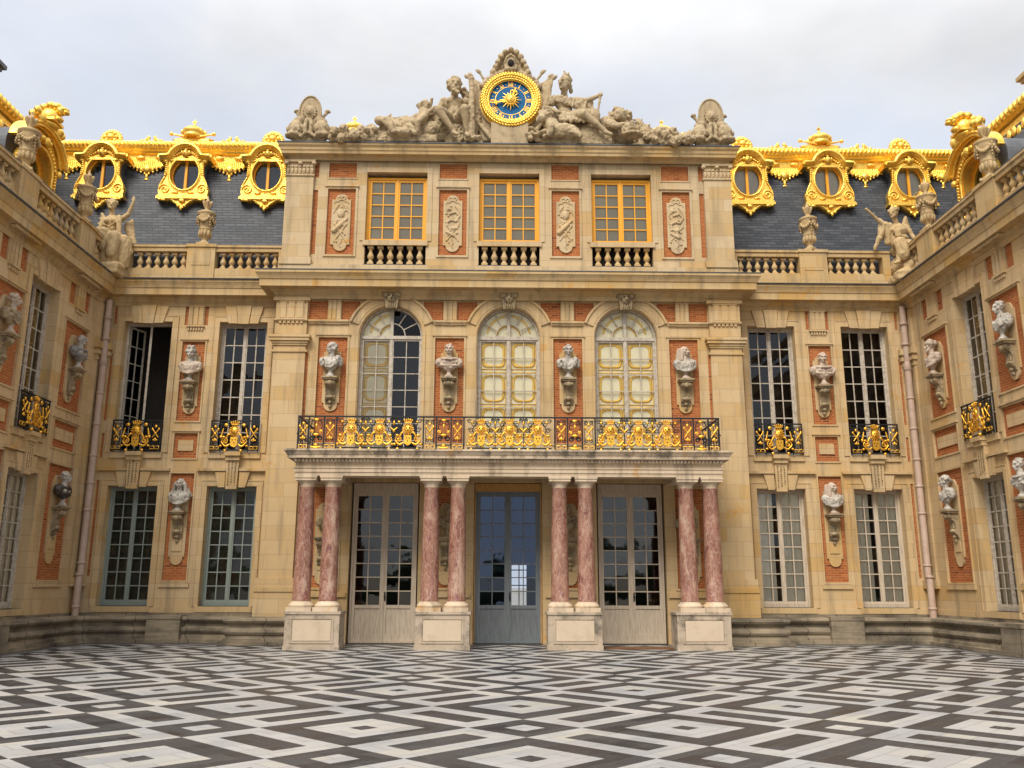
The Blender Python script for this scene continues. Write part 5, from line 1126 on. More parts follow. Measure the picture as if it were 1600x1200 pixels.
def place_bust(fr, a, z, fig, clk, fm, cm, lab, yaw=0., sc=None):
    sc = sc or (1.07 if z > 6 else .99)
    t = thing('marble_bust', lab, 'bust', fr(a, -.20, z), 'antique busts on wall brackets', fr.ang+yaw); t.scale = (sc,)*3
    f = with_mat(FIG[fig], fm); link('figure', f, t); link('cloak', with_mat(CLK[clk], cm), t); link('socle', SOC[fm if fm in SOC else 'marble'], t)
BU = [(-5.58,'curly','toga','marble','marble','pale bust with head turned sharply aside, left of the arched window with a dark leaf'),
      (-1.88,'broad','cuirass','rose_marble','rose_marble','broad cream bust facing forward between the half-dark arched window and the middle one'),
      (1.88,'frontal','toga','marble','marble','grey-white bust in draped toga between the middle and right arched windows'),
      (5.58,'turned','drape','rose_marble','marble','bust with long hair looking aside, right of the right arched window')]
for a, *r in BU: place_bust(IDF, a, 8.04, *r[:4], r[4])
for a, lab in ((-5.45,'shaded stone bust glimpsed between the leftmost pair of red columns'),(-1.83,'shaded stone bust between the red columns left of the blue-grey door'),(1.80,'shaded stone bust between the red columns right of the blue-grey door'),(5.42,'shaded stone bust glimpsed between the rightmost pair of red columns')):
    place_bust(IDF, a, 3.10, random.choice(('broad','frontal','bearded')), 'toga', 'bracket', 'bracket', lab)  # brown bracket colour puts the portico shade into these busts
for (WG, FA, FS, SA), s, up, lo, fl in ((WL,-1,('high','drape','marble','rose_marble','marble bust of a woman with piled-up hair beside the open dark window'),('veiled','drape','marble','marble','white bust of a veiled woman between the two grey-green windows'),
        (('bald','cuirass','marble','grey_marble','white head in a dark grey cloak, by the pipe on the upper flank wall'),('short','toga','rose_marble','bracket','bust with brownish cloak high on the flank wall at the left edge of the photo'),('frontal','cuirass','marble','dark_marble','white head in a shiny black cloak on the lower flank wall, near the pipe'),('curly','toga','marble','grey_marble','curly bust cut by the left edge of the photo, lower flank wall'))),
       (WR,1,('broad','cuirass','rose_marble','rose_marble','cream bust of a square-haired man between the two tall dark windows'),('long','drape','rose_marble','marble','long-haired draped bust between the white-curtained windows'),
        (('bearded','drape','rose_marble','rose_marble','cream bearded bust by the pipe, upper flank wall on the white-curtained side'),('frontal','toga','marble','marble','bright white short-haired bust high on the flank wall near the right edge of the photo'),('curly','toga','marble','marble','small-headed draped bust by the pipe, lower flank wall on the white-curtained side'),('frontal','cuirass','marble','marble','white short-haired bust cut by the right edge of the photo, lower flank wall')))):
    place_bust(FA, s*10.25, 8.06, *up[:4], up[4]); place_bust(FA, s*10.25, 3.92, *lo[:4], lo[4])
    for (y0, z), r in zip(((-.98,8.06),(-4.82,8.06),(-.98,3.92),(-4.82,3.92)), fl):
        place_bust(FS, SA(y0), z, 'frontal' if r[0] == 'short' else r[0], *r[1:4], r[4])

# ---------------------------------------------------------------- winged statues at the corners
def statue(name, lab, loc, parts, m, fold=(9,9,3), extra=None):
    t = thing(name, lab, 'statue', loc)
    for nm, b, vx, amp, fd in parts: link(nm, sculpt(b, nm, vx, 2, amp, 7, folds=fd), t)
    return t
def head(b, c, m, yaw=0., r=.13, hair='bun', nod=0.):
    Rz = Matrix.Rotation(yaw, 3, 'Z') @ Matrix.Rotation(nod, 3, 'X'); k = r/.13; C_ = Vector(c); H = lambda x, y, z: tuple(C_ + (Rz @ Vector((x,y,z)))*k)
    b.ball(H(0,.01,.02),(.11*k,.125*k,.14*k),m,14,10,Rz); b.ball(H(0,-.04,-.07),(.075*k,.08*k,.08*k),m,10,8); b.limb(H(0,-.12,.02),H(0,-.15,-.035),.016*k,.024*k,m); b.ball(H(0,-.105,.045),(.08*k,.03*k,.022*k),m,8,5,Rz); b.ball(H(0,-.10,-.115),.034*k,m,8,6)
    if hair == 'bun':
        for i in range(18): t = i*math.pi*2/18; b.ball(H(.115*math.cos(t),.03+.11*math.sin(t),.08+.03*(i % 2)),.04*k,m,6,5)
        b.ball(H(0,.14,.04),.07*k,m,8,6); b.ball(H(0,-.03,.16),.05*k,m,8,6)
    if hair == 'wild':
        for i in range(40):
            t = random.uniform(0,6.28); e = random.uniform(-.5,1.5); b.ball(H(.12*math.cos(e)*math.cos(t),.04+.12*math.cos(e)*math.sin(t) if True else 0,.05+.13*math.sin(e)) if math.sin(t) > -.35 or e > .75 else H(0,.05,.1),.042*k,m,6,5)
        for i in range(16): b.ball(H(random.uniform(-.08,.08),random.uniform(-.13,-.05),random.uniform(-.2,-.08)),.034*k,m,6,5)
# left: seated winged woman raising her arm
m = 'corner_statue'; b = MB()
head(b, (-.14,-.1,2.13), m, R(18), .15); b.limb((-.13,-.02,1.80),(-.14,-.06,2.02),.075,.07,m)
b.ball((-.12,0,1.62),(.24,.16,.24),m); b.ball((-.12,.02,1.32),(.20,.15,.22),m); b.ball((-.12,.05,1.08),(.27,.22,.2),m)
for s in (-1,1): b.ball((-.12+s*.1,-.13,1.62),(.09,.08,.09),m,10,8)
b.limb((-.36,.02,1.72),(-.42,-.02,1.38),.085,.065,m); b.limb((-.42,-.02,1.38),(-.30,-.12,1.18),.062,.045,m)
b.limb((.12,.02,1.72),(.33,-.05,1.86),.085,.068,m); b.limb((.33,-.05,1.86),(.46,-.12,2.22),.062,.045,m); b.ball((.47,-.13,2.28),(.05,.045,.07),m,8,6)
for k in range(3): b.limb((.46+.02*k,-.14,2.30),(.45+.035*k,-.15,2.42-.02*k),.018,.014,m)
b.limb((-.2,0,1.08),(-.16,-.42,1.15),.17,.13,m); b.limb((-.16,-.42,1.13),(-.30,-.34,.42),.115,.07,m); b.limb((-.30,-.34,.40),(-.34,-.48,.34),.06,.05,m)
b.limb((.0,0,1.06),(.12,-.40,.98),.17,.14,m); b.limb((.12,-.4,.96),(.06,-.40,.25),.115,.07,m); b.limb((.06,-.40,.16),(.10,-.54,.06),.06,.045,m)
for k in range(4): b.limb((.46,-.13,2.26),(.40+.04*k,-.15,2.34),.016,.012,m)
c = MB()                                                   # drapery
c.ball((-.1,.1,.95),(.36,.3,.3),m); c.limb((-.2,-.05,1.12),(-.16,-.42,1.12),.2,.16,m); c.limb((.0,0,1.08),(.13,-.4,1.0),.2,.17,m)
for x0, y0, z0, x1, y1, z1, r0, r1 in ((-.16,-.44,1.05,-.10,-.46,.62,.14,.11),(.14,-.42,.95,.12,-.46,.42,.16,.13),(-.36,-.1,1.0,-.42,-.05,.3,.2,.15),(.0,-.2,.9,-.05,-.2,.2,.26,.26),(.32,-.1,.95,.34,-.12,.2,.2,.15),(.25,0,.9,.44,-.05,.62,.2,.12),(-.42,.1,1.1,-.48,.05,.45,.16,.14)): c.limb((x0,y0,z0),(x1,y1,z1),r0,r1,m)
for k in range(5): c.tube([(-.36,-.08,1.20-.04*k),(-.2,-.2,1.14-.03*k),(0,-.22,1.16-.05*k),(.2,-.12,1.2-.07*k),(.3,.05,1.0-.05*k)], .035, m, 6)
c.tube([(-.3,-.1,1.5),(-.1,-.2,1.4),(.06,-.15,1.58),(.12,-.05,1.78)], .04, m, 6); c.limb((.12,-.12,1.75),(.14,-.14,1.25),.06,.07,m)
w_ = MB()
for s, x0 in ((-1,-.36),(1,.2)):
    for k in range(6): w_.limb((x0+s*.02,.18,1.65-.03*k),(x0+s*(.16+.03*k),.22,(1.98 if s < 0 else 1.65)-.16*k),.07,.05,m); w_.limb((x0+s*(.14+.02*k),.22,1.75-.12*k),(x0+s*(.10+.05*k),.25,.95-.02*k),.06,.03,m)
r_ = MB(); r_.box(-.55,.42,-.62,.45,-.24,.10,m); r_.ball((-.1,.1,.35),(.42,.35,.4),m); r_.ball((.2,-.3,.05),(.3,.3,.16),m); r_.ball((-.35,-.3,.2),(.2,.25,.25),m)
ST1 = statue('corner_statue', 'pale stone winged woman seated on the corner with one arm raised', (-13.02,.42,11.66), (('figure',b,.022,.006,None),('drapery',c,.022,.032,(7,7,3)),('wing',w_,.026,.015,(12,6,10)),('rock',r_,.035,.03,None)), m)
# right: winged figure leaning, holding a rod towards the roof
b = MB(); head(b, (-.10,-.15,2.17), m, R(-50), .15, nod=R(10)); b.limb((.0,-.05,1.86),(-.06,-.1,2.04),.075,.07,m)
b.ball((.04,0,1.66),(.26,.17,.25),m); b.ball((.10,.02,1.34),(.21,.16,.24),m); b.ball((.14,.05,1.08),(.28,.22,.2),m)
b.limb((-.22,-.05,1.78),(-.46,-.16,1.78),.085,.07,m); b.limb((-.46,-.16,1.78),(-.72,-.24,2.02),.065,.048,m); b.ball((-.76,-.25,2.06),(.055,.05,.06),m,8,6)
b.limb((.30,.02,1.80),(.42,-.04,1.5),.09,.07,m); b.limb((.42,-.04,1.5),(.46,-.2,1.22),.065,.05,m)
b.limb((.05,0,1.06),(-.12,-.42,1.05),.17,.13,m); b.limb((-.12,-.42,1.03),(-.20,-.40,.42),.115,.07,m); b.limb((-.22,-.42,.40),(-.36,-.52,.33),.06,.045,m)
b.limb((.24,0,1.04),(.30,-.38,.85),.17,.13,m); b.limb((.30,-.38,.83),(.24,-.3,.15),.11,.07,m)
for k in range(4): b.limb((-.76,-.27,2.06),(-.80+.03*k,-.30,2.08+.01*k),.018,.016,m)
b.tube([(-.99,-.33,2.25),(-.72,-.24,2.02),(-.5,-.2,1.84)], [.045,.045,.04], m, 8)
c = MB(); c.ball((.14,.06,.98),(.34,.3,.26),m); c.limb((.05,-.05,1.1),(-.12,-.42,1.05),.2,.18,m); c.limb((-.10,-.44,1.0),(-.06,-.44,.62),.18,.17,m); c.limb((.26,-.1,1.0),(.34,-.3,.45),.24,.2,m)
for x0, y0, z0, x1, y1, z1, r0, r1 in ((-.24,-.02,1.76,-.10,.0,1.1,.15,.1),(-.35,-.08,1.78,-.28,-.02,1.2,.12,.1),(-.45,-.12,1.72,-.58,-.1,1.2,.1,.05),(-.58,-.12,1.3,-.72,-.08,.95,.09,.04),(.35,.1,1.2,.42,.05,.3,.16,.14)): c.limb((x0,y0,z0),(x1,y1,z1),r0,r1,m)
c.ball((.05,-.02,1.62),(.27,.18,.24),m); c.ball((.08,.0,1.38),(.26,.18,.12),m)
for k in range(5): c.tube([(-.14,-.12,1.34-.03*k),(.05,-.22,1.22-.03*k),(.25,-.18,1.24-.04*k),(.42,-.02,1.3-.05*k)], .032, m, 6)
for k in range(4): c.tube([(-.2+.06*k,-.14,1.75),(-.16+.06*k,-.2,1.55),(-.1+.05*k,-.2,1.35)], .028, m, 6)
w_ = MB()
for k in range(6): w_.limb((.26,.18,1.75),(.42+.02*k,.22,2.2-.10*k),.07,.05,m); w_.limb((-.12,.2,1.8),(-.34-.01*k,.25,2.14-.08*k),.06,.05,m)
r_ = MB(); r_.box(-.35,.55,-.6,.45,-.24,.06,m); r_.ball((.15,.1,.4),(.4,.34,.42),m); r_.ball((.12,-.32,.34),(.2,.2,.2),m); r_.ball((-.05,-.42,.05),(.24,.2,.16),m); r_.limb((.3,-.35,.4),(.42,-.4,.05),.1,.06,m)
ST1.scale = (1.18,1.1,1.08)
ST2 = statue('corner_statue', 'pale stone winged figure leaning forward and holding out a short rod', (13.02,.42,11.66), (('figure',b,.022,.006,None),('drapery',c,.022,.032,(7,7,3)),('wing',w_,.026,.015,(12,6,10)),('rock',r_,.035,.03,None)), m)

ST2.scale = (1.15,1.1,1.04)
# ---------------------------------------------------------------- pediment: clock, figures, trophies
m = 'sculpture'; ZB = 15.985
CK = thing('wall_clock', 'round blue clock with gilded wreath frame, roman numerals and a sun face at its centre', 'clock', (.03,-.2,17.6))
cx, cz, cy = .03, 17.60, -.30
b = MB(); b.lathe((0,0,0), [(.0,0),(.74,0),(.74,.05),(.0,.05)], 'blue_enamel', 64, False)
me = b.mesh('dial'); o = link('dial', me, CK, (0,-.06,0)); o.rotation_euler = (R(90),0,0)
b = MB()
def ring(r, rad, y, n=64, k=8): b.tube([(cx+r*math.cos(2*math.pi*i/n), y, cz+r*math.sin(2*math.pi*i/n)) for i in range(n)], rad, 'gold', k, True)
ring(.90,.125,cy-.04); ring(.765,.035,cy-.10); ring(.73,.022,cy-.06); ring(1.02,.03,cy+.03)
for i in range(60):
    for k in (-1,0,1): t = 2*math.pi*i/60+.05*k; b.ball((cx+(.90+.07*k)*math.cos(t),cy-.165+.03*abs(k),cz+(.90+.07*k)*math.sin(t)),(.075,.035,.038),'gold',6,5,Matrix.Rotation(-t+R(90)+.5*k,3,'Y'))
b.build('wreath_frame', CK)
b = MB(); yn = cy+.002
def glyph(s, ang, r):
    h, gap = .155, {1:.05}.get(1); wd = {'I':.035,'V':.085,'X':.085}; tot = sum(wd[c]+.016 for c in s); x = -tot/2
    ca, sa = math.cos(ang), math.sin(ang)
    P = lambda u, v: (cx + (r+v)*sa + u*ca, cz + (r+v)*ca - u*sa)
    def stroke(u0,v0,u1,v1,w):
        d = Vector((u1-u0,v1-v0)).normalized(); nx, ny = -d.y*w/2, d.x*w/2
        b.prism([P(u0+nx,v0+ny),P(u1+nx,v1+ny),P(u1-nx,v1-ny),P(u0-nx,v0-ny)], yn-.02, yn, 'gilt_iron')
    for c in s:
        w_ = wd[c]; q = h/2
        if c == 'I': stroke(x+w_/2,-q,x+w_/2,q,.024); stroke(x,q,x+w_,q,.010); stroke(x,-q,x+w_,-q,.010)
        if c == 'V': stroke(x+.012,q,x+w_/2,-q,.026); stroke(x+w_-.008,q,x+w_/2,-q,.012); stroke(x-.008,q,x+.035,q,.01); stroke(x+w_-.03,q,x+w_+.006,q,.01)
        if c == 'X': stroke(x+.012,q,x+w_-.012,-q,.026); stroke(x+w_-.01,q,x+.01,-q,.012)
        x += w_+.016
for i, s_ in enumerate(('XII','I','II','III','IIII','V','VI','VII','VIII','IX','X','XI')): glyph(s_, R(30*i), .625)
for i in range(12): t = R(30*i+15); b.ball((cx+.625*math.sin(t),yn-.01,cz+.625*math.cos(t)),(.018,.01,.03),'gilt_iron',6,4,Matrix.Rotation(t,3,'Y'))
ring(.52,.016,yn-.005,48,5); b.build('numerals', CK)
def hand(ang, ln, nm, fl):
    global b
    b = MB(); ca, sa = math.cos(ang), math.sin(ang); P = lambda u, v: (cx+v*sa+u*ca, cz+v*ca-u*sa)
    b.prism([P(-.03,.0),P(-.022,ln-.12),P(0,ln),P(.022,ln-.12),P(.03,0)], yn-.10, yn-.07, 'gilt_iron')
    for u, v, r_ in ((-fl,ln-.16,.05),(fl,ln-.16,.05),(0,ln-.2,.045),(0,ln-.06,.04)): x, z = P(u,v); b.ball((x,yn-.085,z),(r_,.025,r_),'gilt_iron',8,6)
    b.build(nm, CK)
hand(R(258),.66,'minute_hand',.05); hand(R(21.5),.50,'hour_hand',.07)
b = MB(); b.ball((cx,yn-.11,cz),(.15,.09,.17),'gold',14,10); b.ball((cx,yn-.21,cz-.01),(.025,.03,.04),'gold',6,5)
for sx in (-1,1): b.ball((cx+sx*.055,yn-.19,cz+.04),(.025,.015,.014),'gold',6,4)
b.ball((cx,yn-.19,cz-.075),(.04,.015,.012),'gold',6,4)
for i in range(16):
    t = 2*math.pi*i/16; r1 = .37 if i % 2 == 0 else .30; x0,z0 = math.cos(t),math.sin(t); b.limb((cx+.14*x0,yn-.08,cz+.15*z0),(cx+r1*x0,yn-.07,cz+r1*z0),.035,.008,'gold')
for i in range(20): t = 2*math.pi*i/20; b.ball((cx+.16*math.cos(t),yn-.10,cz+.18*math.sin(t)),.035,'gold',6,5)
b.build('sun_face', CK)
# stone surround: round backing, plumes, empty helmet, banners
SU = thing('carved_surround', 'carved stone surround of plumes, helmet and banners framing the blue clock', 'sculpture', (0,0,ZB))
b = MB(); b.prism(arc(cx,cz,1.07,0,360,48)[:-1], cy+.02, .35, m); b.box(-.62,.62,-.42,.3,ZB,16.75,m); b.prism([(cx-1.25,ZB),(cx+1.25,ZB),(cx+.8,17.0),(cx-.8,17.0)], -.12, .34, m)
b.build('backing', SU)
b = MB()
for i in range(11):
    e = i-5; px_, pz_ = ((0,19.55),(.19,19.46),(.34,19.28),(.43,19.08),(.52,18.88),(.60,18.70))[abs(e)]; x = cx+math.copysign(px_, e); b.limb((cx+.05*e/5,.0,18.7),(x,-.1,pz_),.10,.12,m); b.ball((x,-.26,pz_),(.105,.12,.115),m,10,8)
b.prism([(cx-.55,18.6),(cx+.55,18.6),(cx+.42,19.1),(cx+.18,19.45),(cx-.18,19.45),(cx-.42,19.1)], -.02, .2, m)
for sx in (-1,1):
    for k in range(9): t = R(32+k*8); b.ball((cx+sx*1.10*math.cos(t)*1.02,-.22,cz+1.13*math.sin(t)),(.13,.12,.12),m,8,6)
link('plumes', sculpt(b, 'plumes', .026, 1, .02, 9, off=(0,0,ZB)), SU)
b = MB(); b.ball((cx,-.34,19.0),(.20,.2,.26),m,14,10); b.ball((cx,-.36,18.72),(.25,.16,.12),m,10,8)
for sx in (-1,1): b.limb((cx+sx*.19,-.36,18.98),(cx+sx*.15,-.44,18.7),.06,.05,m)
b.tube([(cx-.2,-.42,18.95),(cx-.12,-.52,19.12),(cx,-.54,19.2),(cx+.12,-.52,19.12),(cx+.2,-.42,18.95)], .05, m, 6)
hm = link('helmet', sculpt(b, 'helmet', .022, 1, .008, 14, off=(0,0,ZB)), SU)
b = MB(); b.ball((cx,-.52,18.90),(.11,.06,.13),'shade_black',10,8); b.build('visor_shade', SU)  # dark ball painted as the shade inside the empty helmet
for sx in (-1,1):
    b = MB(); X = lambda x: cx+sx*x
    for k in range(7): b.tube([(X(1.40-.07*k),-.05-.03*(k % 2),18.55-.05*k),(X(1.32-.06*k),-.12,18.0-.06*k),(X(1.24-.05*k),-.12-.05*(k % 2),17.4),(X(1.12-.06*k),-.1,16.9),(X(.86-.05*k),-.15,16.2)], [.05,.075,.08,.08,.06], m, 6)
    for x0,z0,x1,z1 in ((1.0,18.4,1.5,18.65),(.85,18.5,1.10,18.86),(1.1,18.3,1.36,18.72)): b.limb((X(x0),.0,z0),(X(x1),-.05,z1),.05,.035,m); b.ball((X(x1),-.05,z1),(.12,.05,.07),m,8,6,Matrix.Rotation(sx*-.7,3,'Y')); b.limb((X(x1),-.05,z1),(X(x1+.12),-.05,z1+.07),.05,.01,m)
    b.limb((X(.62),-.3,16.2),(X(1.2),-.2,17.0),.09,.06,m)
    link('banner', sculpt(b, 'banner', .026, 1, .02, 8, off=(0,0,ZB), folds=(11,8,2.5)), SU)
b = MB(); prof_ = [(-5.7,16.15),(-5.0,16.35),(-4.4,16.62),(-3.8,16.85),(-3.2,16.98),(-2.5,17.12),(-1.6,17.25),(-1.0,17.5),(1.0,17.5),(1.6,17.25),(2.3,17.12),(3.0,17.0),(3.7,17.0),(4.3,16.78),(5.0,16.45),(5.8,16.18)]
for (x0,z0),(x1,z1) in zip(prof_, prof_[1:]):            # rocks, skins and drapery that tie the figures together
    if x0 < 0 < x1: continue
    n = max(2, int((x1-x0)/.22))
    for k in range(n):
        f = (k+.5)/n; x = x0+(x1-x0)*f; zt = z0+(z1-z0)*f; r0 = .2
        z = ZB+.08
        while z < zt: b.ball((x+.05*math.sin(z*9),-.02-.10*math.sin(x*5+z*3),min(z,zt-.12)),(r0,.24,r0),m,8,6); z += .2
link('rock_mass', sculpt(b, 'rock_mass', .03, 1, .075, 7, off=(0,0,ZB), folds=(6,7,5)), SU)
# bearded seated man with club
b = MB(); head(b, (-1.86,-.38,18.08), m, R(12), .245, 'wild'); b.limb((-1.86,-.22,17.72),(-1.86,-.32,17.95),.13,.11,m)
b.ball((-1.85,-.2,17.50),(.36,.22,.27),m); b.ball((-1.84,-.18,17.20),(.27,.2,.25),m); b.ball((-1.85,-.15,16.95),(.31,.25,.2),m)
for sx in (-1,1): b.ball((-1.85+sx*.15,-.38,17.56),(.15,.08,.11),m,10,8); b.ball((-1.85+sx*.07,-.36,17.22),(.07,.05,.16),m,8,6); b.ball((-1.85+sx*.37,-.2,17.62),(.14,.14,.14),m,10,8)
b.limb((-2.24,-.2,17.60),(-2.42,-.15,17.22),.125,.10,m); b.limb((-2.42,-.15,17.22),(-2.62,-.35,17.05),.095,.07,m); b.ball((-2.66,-.38,17.03),(.08,.07,.06),m,8,6)
b.limb((-1.46,-.2,17.62),(-1.22,-.2,17.50),.125,.10,m); b.limb((-1.22,-.2,17.50),(-1.28,-.45,18.02),.095,.07,m); b.ball((-1.28,-.47,18.07),(.09,.08,.09),m,8,6)
b.limb((-1.98,-.15,16.95),(-2.34,-.75,16.98),.2,.16,m); b.limb((-2.34,-.75,16.95),(-1.86,-.62,16.30),.14,.085,m); b.limb((-1.86,-.62,16.24),(-1.72,-.78,16.10),.08,.06,m)
b.limb((-1.70,-.15,16.95),(-1.50,-.72,17.05),.2,.16,m); b.limb((-1.50,-.72,17.02),(-1.42,-.55,16.35),.14,.085,m); b.limb((-1.42,-.55,16.22),(-1.36,-.72,16.08),.08,.06,m)
for k in range(4): b.limb((-1.30,-.54,18.02+.03*k),(-1.20,-.54,18.02+.03*k),.025,.025,m)
c = MB(); c.limb((-1.28,-.50,18.28),(-1.28,-.50,16.2),.07,.14,m); c.ball((-1.28,-.5,18.3),(.09,.09,.09),m,8,6)
for z in (16.5,16.85,17.2): c.ball((-1.28+.1*math.sin(z*9),-.6,z),(.06,.05,.07),m,6,5)
d = MB(); d.tube([(-1.62,-.1,18.15),(-1.45,.0,17.9),(-1.38,.0,17.5),(-1.40,-.05,17.0)], [.12,.14,.12,.1], m, 8); d.limb((-2.2,-.05,17.0),(-1.3,-.1,17.0),.2,.16,m); d.ball((-1.8,.0,16.6),(.7,.3,.55),m); d.limb((-1.75,-.3,17.0),(-1.2,-.35,16.8),.16,.1,m); d.limb((-2.3,-.4,16.6),(-2.75,-.35,16.3),.22,.14,m); d.limb((-1.4,-.5,16.1),(-1.0,-.5,16.12),.12,.08,m)
t = thing('seated_figure', 'bearded bare-chested stone man seated left of the clock with a tall club', 'statue', (0,0,ZB))
for nm, q_, amp, fd in (('figure',b,.008,None),('club',c,.02,None),('lion_skin',d,.06,(9,9,7))): link(nm, sculpt(q_, nm, .026, 2, amp, 7, off=(0,0,ZB), folds=fd), t)
# helmeted warrior
b = MB(); head(b, (1.84,-.36,18.20), m, R(-40), .235, 'none'); b.limb((1.84,-.2,17.82),(1.84,-.3,18.08),.12,.10,m)
b.ball((1.83,-.2,17.58),(.33,.21,.25),m); b.ball((1.88,-.18,17.30),(.26,.19,.24),m); b.ball((1.98,-.16,17.08),(.30,.24,.19),m)
for sx in (-1,1): b.ball((1.83+sx*.13,-.36,17.62),(.13,.08,.10),m,10,8); b.ball((1.83+sx*.34,-.2,17.70),(.13,.13,.13),m,10,8)
b.limb((1.48,-.2,17.68),(1.30,-.3,17.36),.12,.095,m); b.limb((1.30,-.3,17.36),(1.60,-.5,17.10),.09,.065,m); b.ball((1.64,-.52,17.07),(.08,.07,.06),m,8,6)
b.limb((2.2,-.2,17.70),(2.62,-.28,17.66),.12,.095,m); b.limb((2.62,-.28,17.66),(3.02,-.38,17.80),.09,.065,m); b.ball((3.06,-.4,17.82),(.09,.07,.07),m,8,6)
b.limb((2.0,-.16,17.08),(2.46,-.72,16.92),.2,.15,m); b.limb((2.46,-.72,16.90),(3.14,-.62,16.36),.135,.08,m); b.limb((3.14,-.62,16.32),(3.36,-.68,16.2),.08,.055,m)
b.limb((2.2,-.16,17.08),(2.88,-.5,17.0),.19,.15,m); b.limb((2.88,-.5,16.97),(2.86,-.4,16.35),.13,.085,m)
b.tube([(3.06,-.42,17.86),(3.0,-.44,17.5),(2.95,-.44,17.15)], [.05,.045,.035], m, 8)
for k in range(4): b.limb((3.0+.03*k,-.46,17.84),(3.02+.03*k,-.48,17.76),.025,.022,m)
c = MB(); c.ball((1.87,-.31,18.34),(.225,.26,.18),m); c.limb((1.82,-.46,18.4),(2.06,-.10,18.28),.08,.08,m)
for k in range(5): c.ball((1.84+.06*k,-.4+.07*k,18.52+.06*math.sin(k*.8)),(.07,.08,.09),m,8,6)
c.limb((1.88,-.36,18.55),(1.84,-.38,18.70),.04,.03,m); c.limb((1.95,-.3,18.55),(2.0,-.3,18.70),.04,.03,m); c.ball((2.08,-.15,18.1),(.08,.08,.12),m,8,6)
d = MB()
for k in range(5): d.tube([(1.45,-.3,17.78-.03*k),(1.8,-.42,17.70-.05*k),(2.15,-.36,17.62-.06*k),(2.6,-.3,17.58-.06*k)], .055, m, 6)
for k in range(6): d.limb((2.25+.1*k,-.22,17.62),(2.42+.07*k,-.15,17.15-.02*k),.07,.09,m)
for k in range(9): d.limb((1.72+.09*k,-.42-.03*(k % 2),17.08),(1.70+.11*k,-.6,16.76-.05*(k % 2)),.075,.06,m)
d.limb((2.2,-.3,17.12),(2.85,-.45,17.08),.17,.15,m); d.ball((2.1,.0,16.6),(.7,.3,.5),m); d.tube([(1.42,-.3,17.72),(1.36,-.34,17.5),(1.34,-.36,17.4)], [.14,.13,.1], m, 8)
t = thing('seated_figure', 'helmeted stone warrior seated right of the clock, arm stretched out over a lowered sword', 'statue', (0,0,ZB))
for nm, q_, amp, fd in (('figure',b,.008,None),('crested_helmet',c,.012,None),('drapery',d,.055,(9,9,4))): link(nm, sculpt(q_, nm, .026, 2, amp, 7, off=(0,0,ZB), folds=fd), t)
def relief(name, lab, cat, b, amp=.03, vx=.028, fd=None): o = link(name, sculpt(b, name, vx, 1, amp, 6, off=(0,0,ZB), folds=fd)); o.location = (0,0,ZB); return tag(o, lab, cat)
# lion
b = MB(); b.ball((3.68,-.42,16.98),(.26,.3,.27),m); b.ball((3.60,-.68,16.88),(.15,.16,.14),m); b.ball((3.57,-.80,16.94),(.07,.06,.05),m,8,6); b.ball((3.59,-.74,16.76),(.10,.09,.06),m,8,6)
rr = random.Random(9)
for k in range(60): t = rr.uniform(0,6.28); e = rr.uniform(.25,.42); b.ball((3.72+e*math.cos(t),-.30+rr.uniform(-.15,.2),16.98+e*math.sin(t)*.85),rr.uniform(.06,.10),m,6,5)
for sx in (-1,1): b.ball((3.66+sx*.11,-.68,17.04),(.05,.05,.04),m,6,5); b.ball((3.70+sx*.22,-.4,17.2),(.08,.06,.08),m,8,6)
b.limb((3.3,-.35,16.75),(3.45,-.7,16.55),.17,.12,m); b.limb((3.45,-.7,16.5),(3.75,-.75,16.5),.12,.10,m); b.ball((3.8,-.78,16.5),(.12,.12,.08),m,8,6); b.ball((3.3,-.1,16.8),(.4,.35,.36),m); b.ball((3.9,-.1,16.55),(.5,.35,.5),m)
b.ball((3.2,-.1,16.5),(.45,.3,.5),m)
relief('stone_lion', 'stone lion with heavy mane lying beside the helmeted warrior', 'sculpture', b)
# helmet, banners and fruit sloping away to the right
b = MB(); b.ball((3.92,-.72,16.32),(.26,.24,.26),m); b.ball((4.05,-.78,16.14),(.34,.26,.08),m)
for k in range(8): b.tube([(4.25+.06*k,-.2,17.05-.07*k),(4.45+.08*k,-.35,16.6-.03*k),(4.5+.10*k,-.5,16.15)], [.07,.10,.09], m, 6)
b.limb((4.1,-.1,16.7),(4.48,-.1,17.08),.08,.03,m); b.limb((4.3,-.1,16.6),(4.72,-.1,16.88),.08,.04,m)
for k in range(34): f = rr.random(); b.ball((4.75+1.35*f,-.35+rr.uniform(-.25,.15),ZB+.05+rr.random()*(.62-.36*f)),rr.uniform(.10,.19),m,8,6)
b.limb((5.2,-.4,16.35),(5.9,-.45,16.1),.13,.07,m); b.ball((5.15,-.3,16.1),(.5,.3,.2),m)
for x,z,r0 in ((4.35,16.5,.36),(4.7,16.35,.32),(5.1,16.25,.26),(5.6,16.15,.2)): b.ball((x,-.1,z),(r0*1.2,.25,r0),m,10,8)
relief('carved_spoils', 'tumbled stone helmet, banners and leaves between the lion and the corner trophy', 'sculpture', b, .07, .028, (8,8,6))
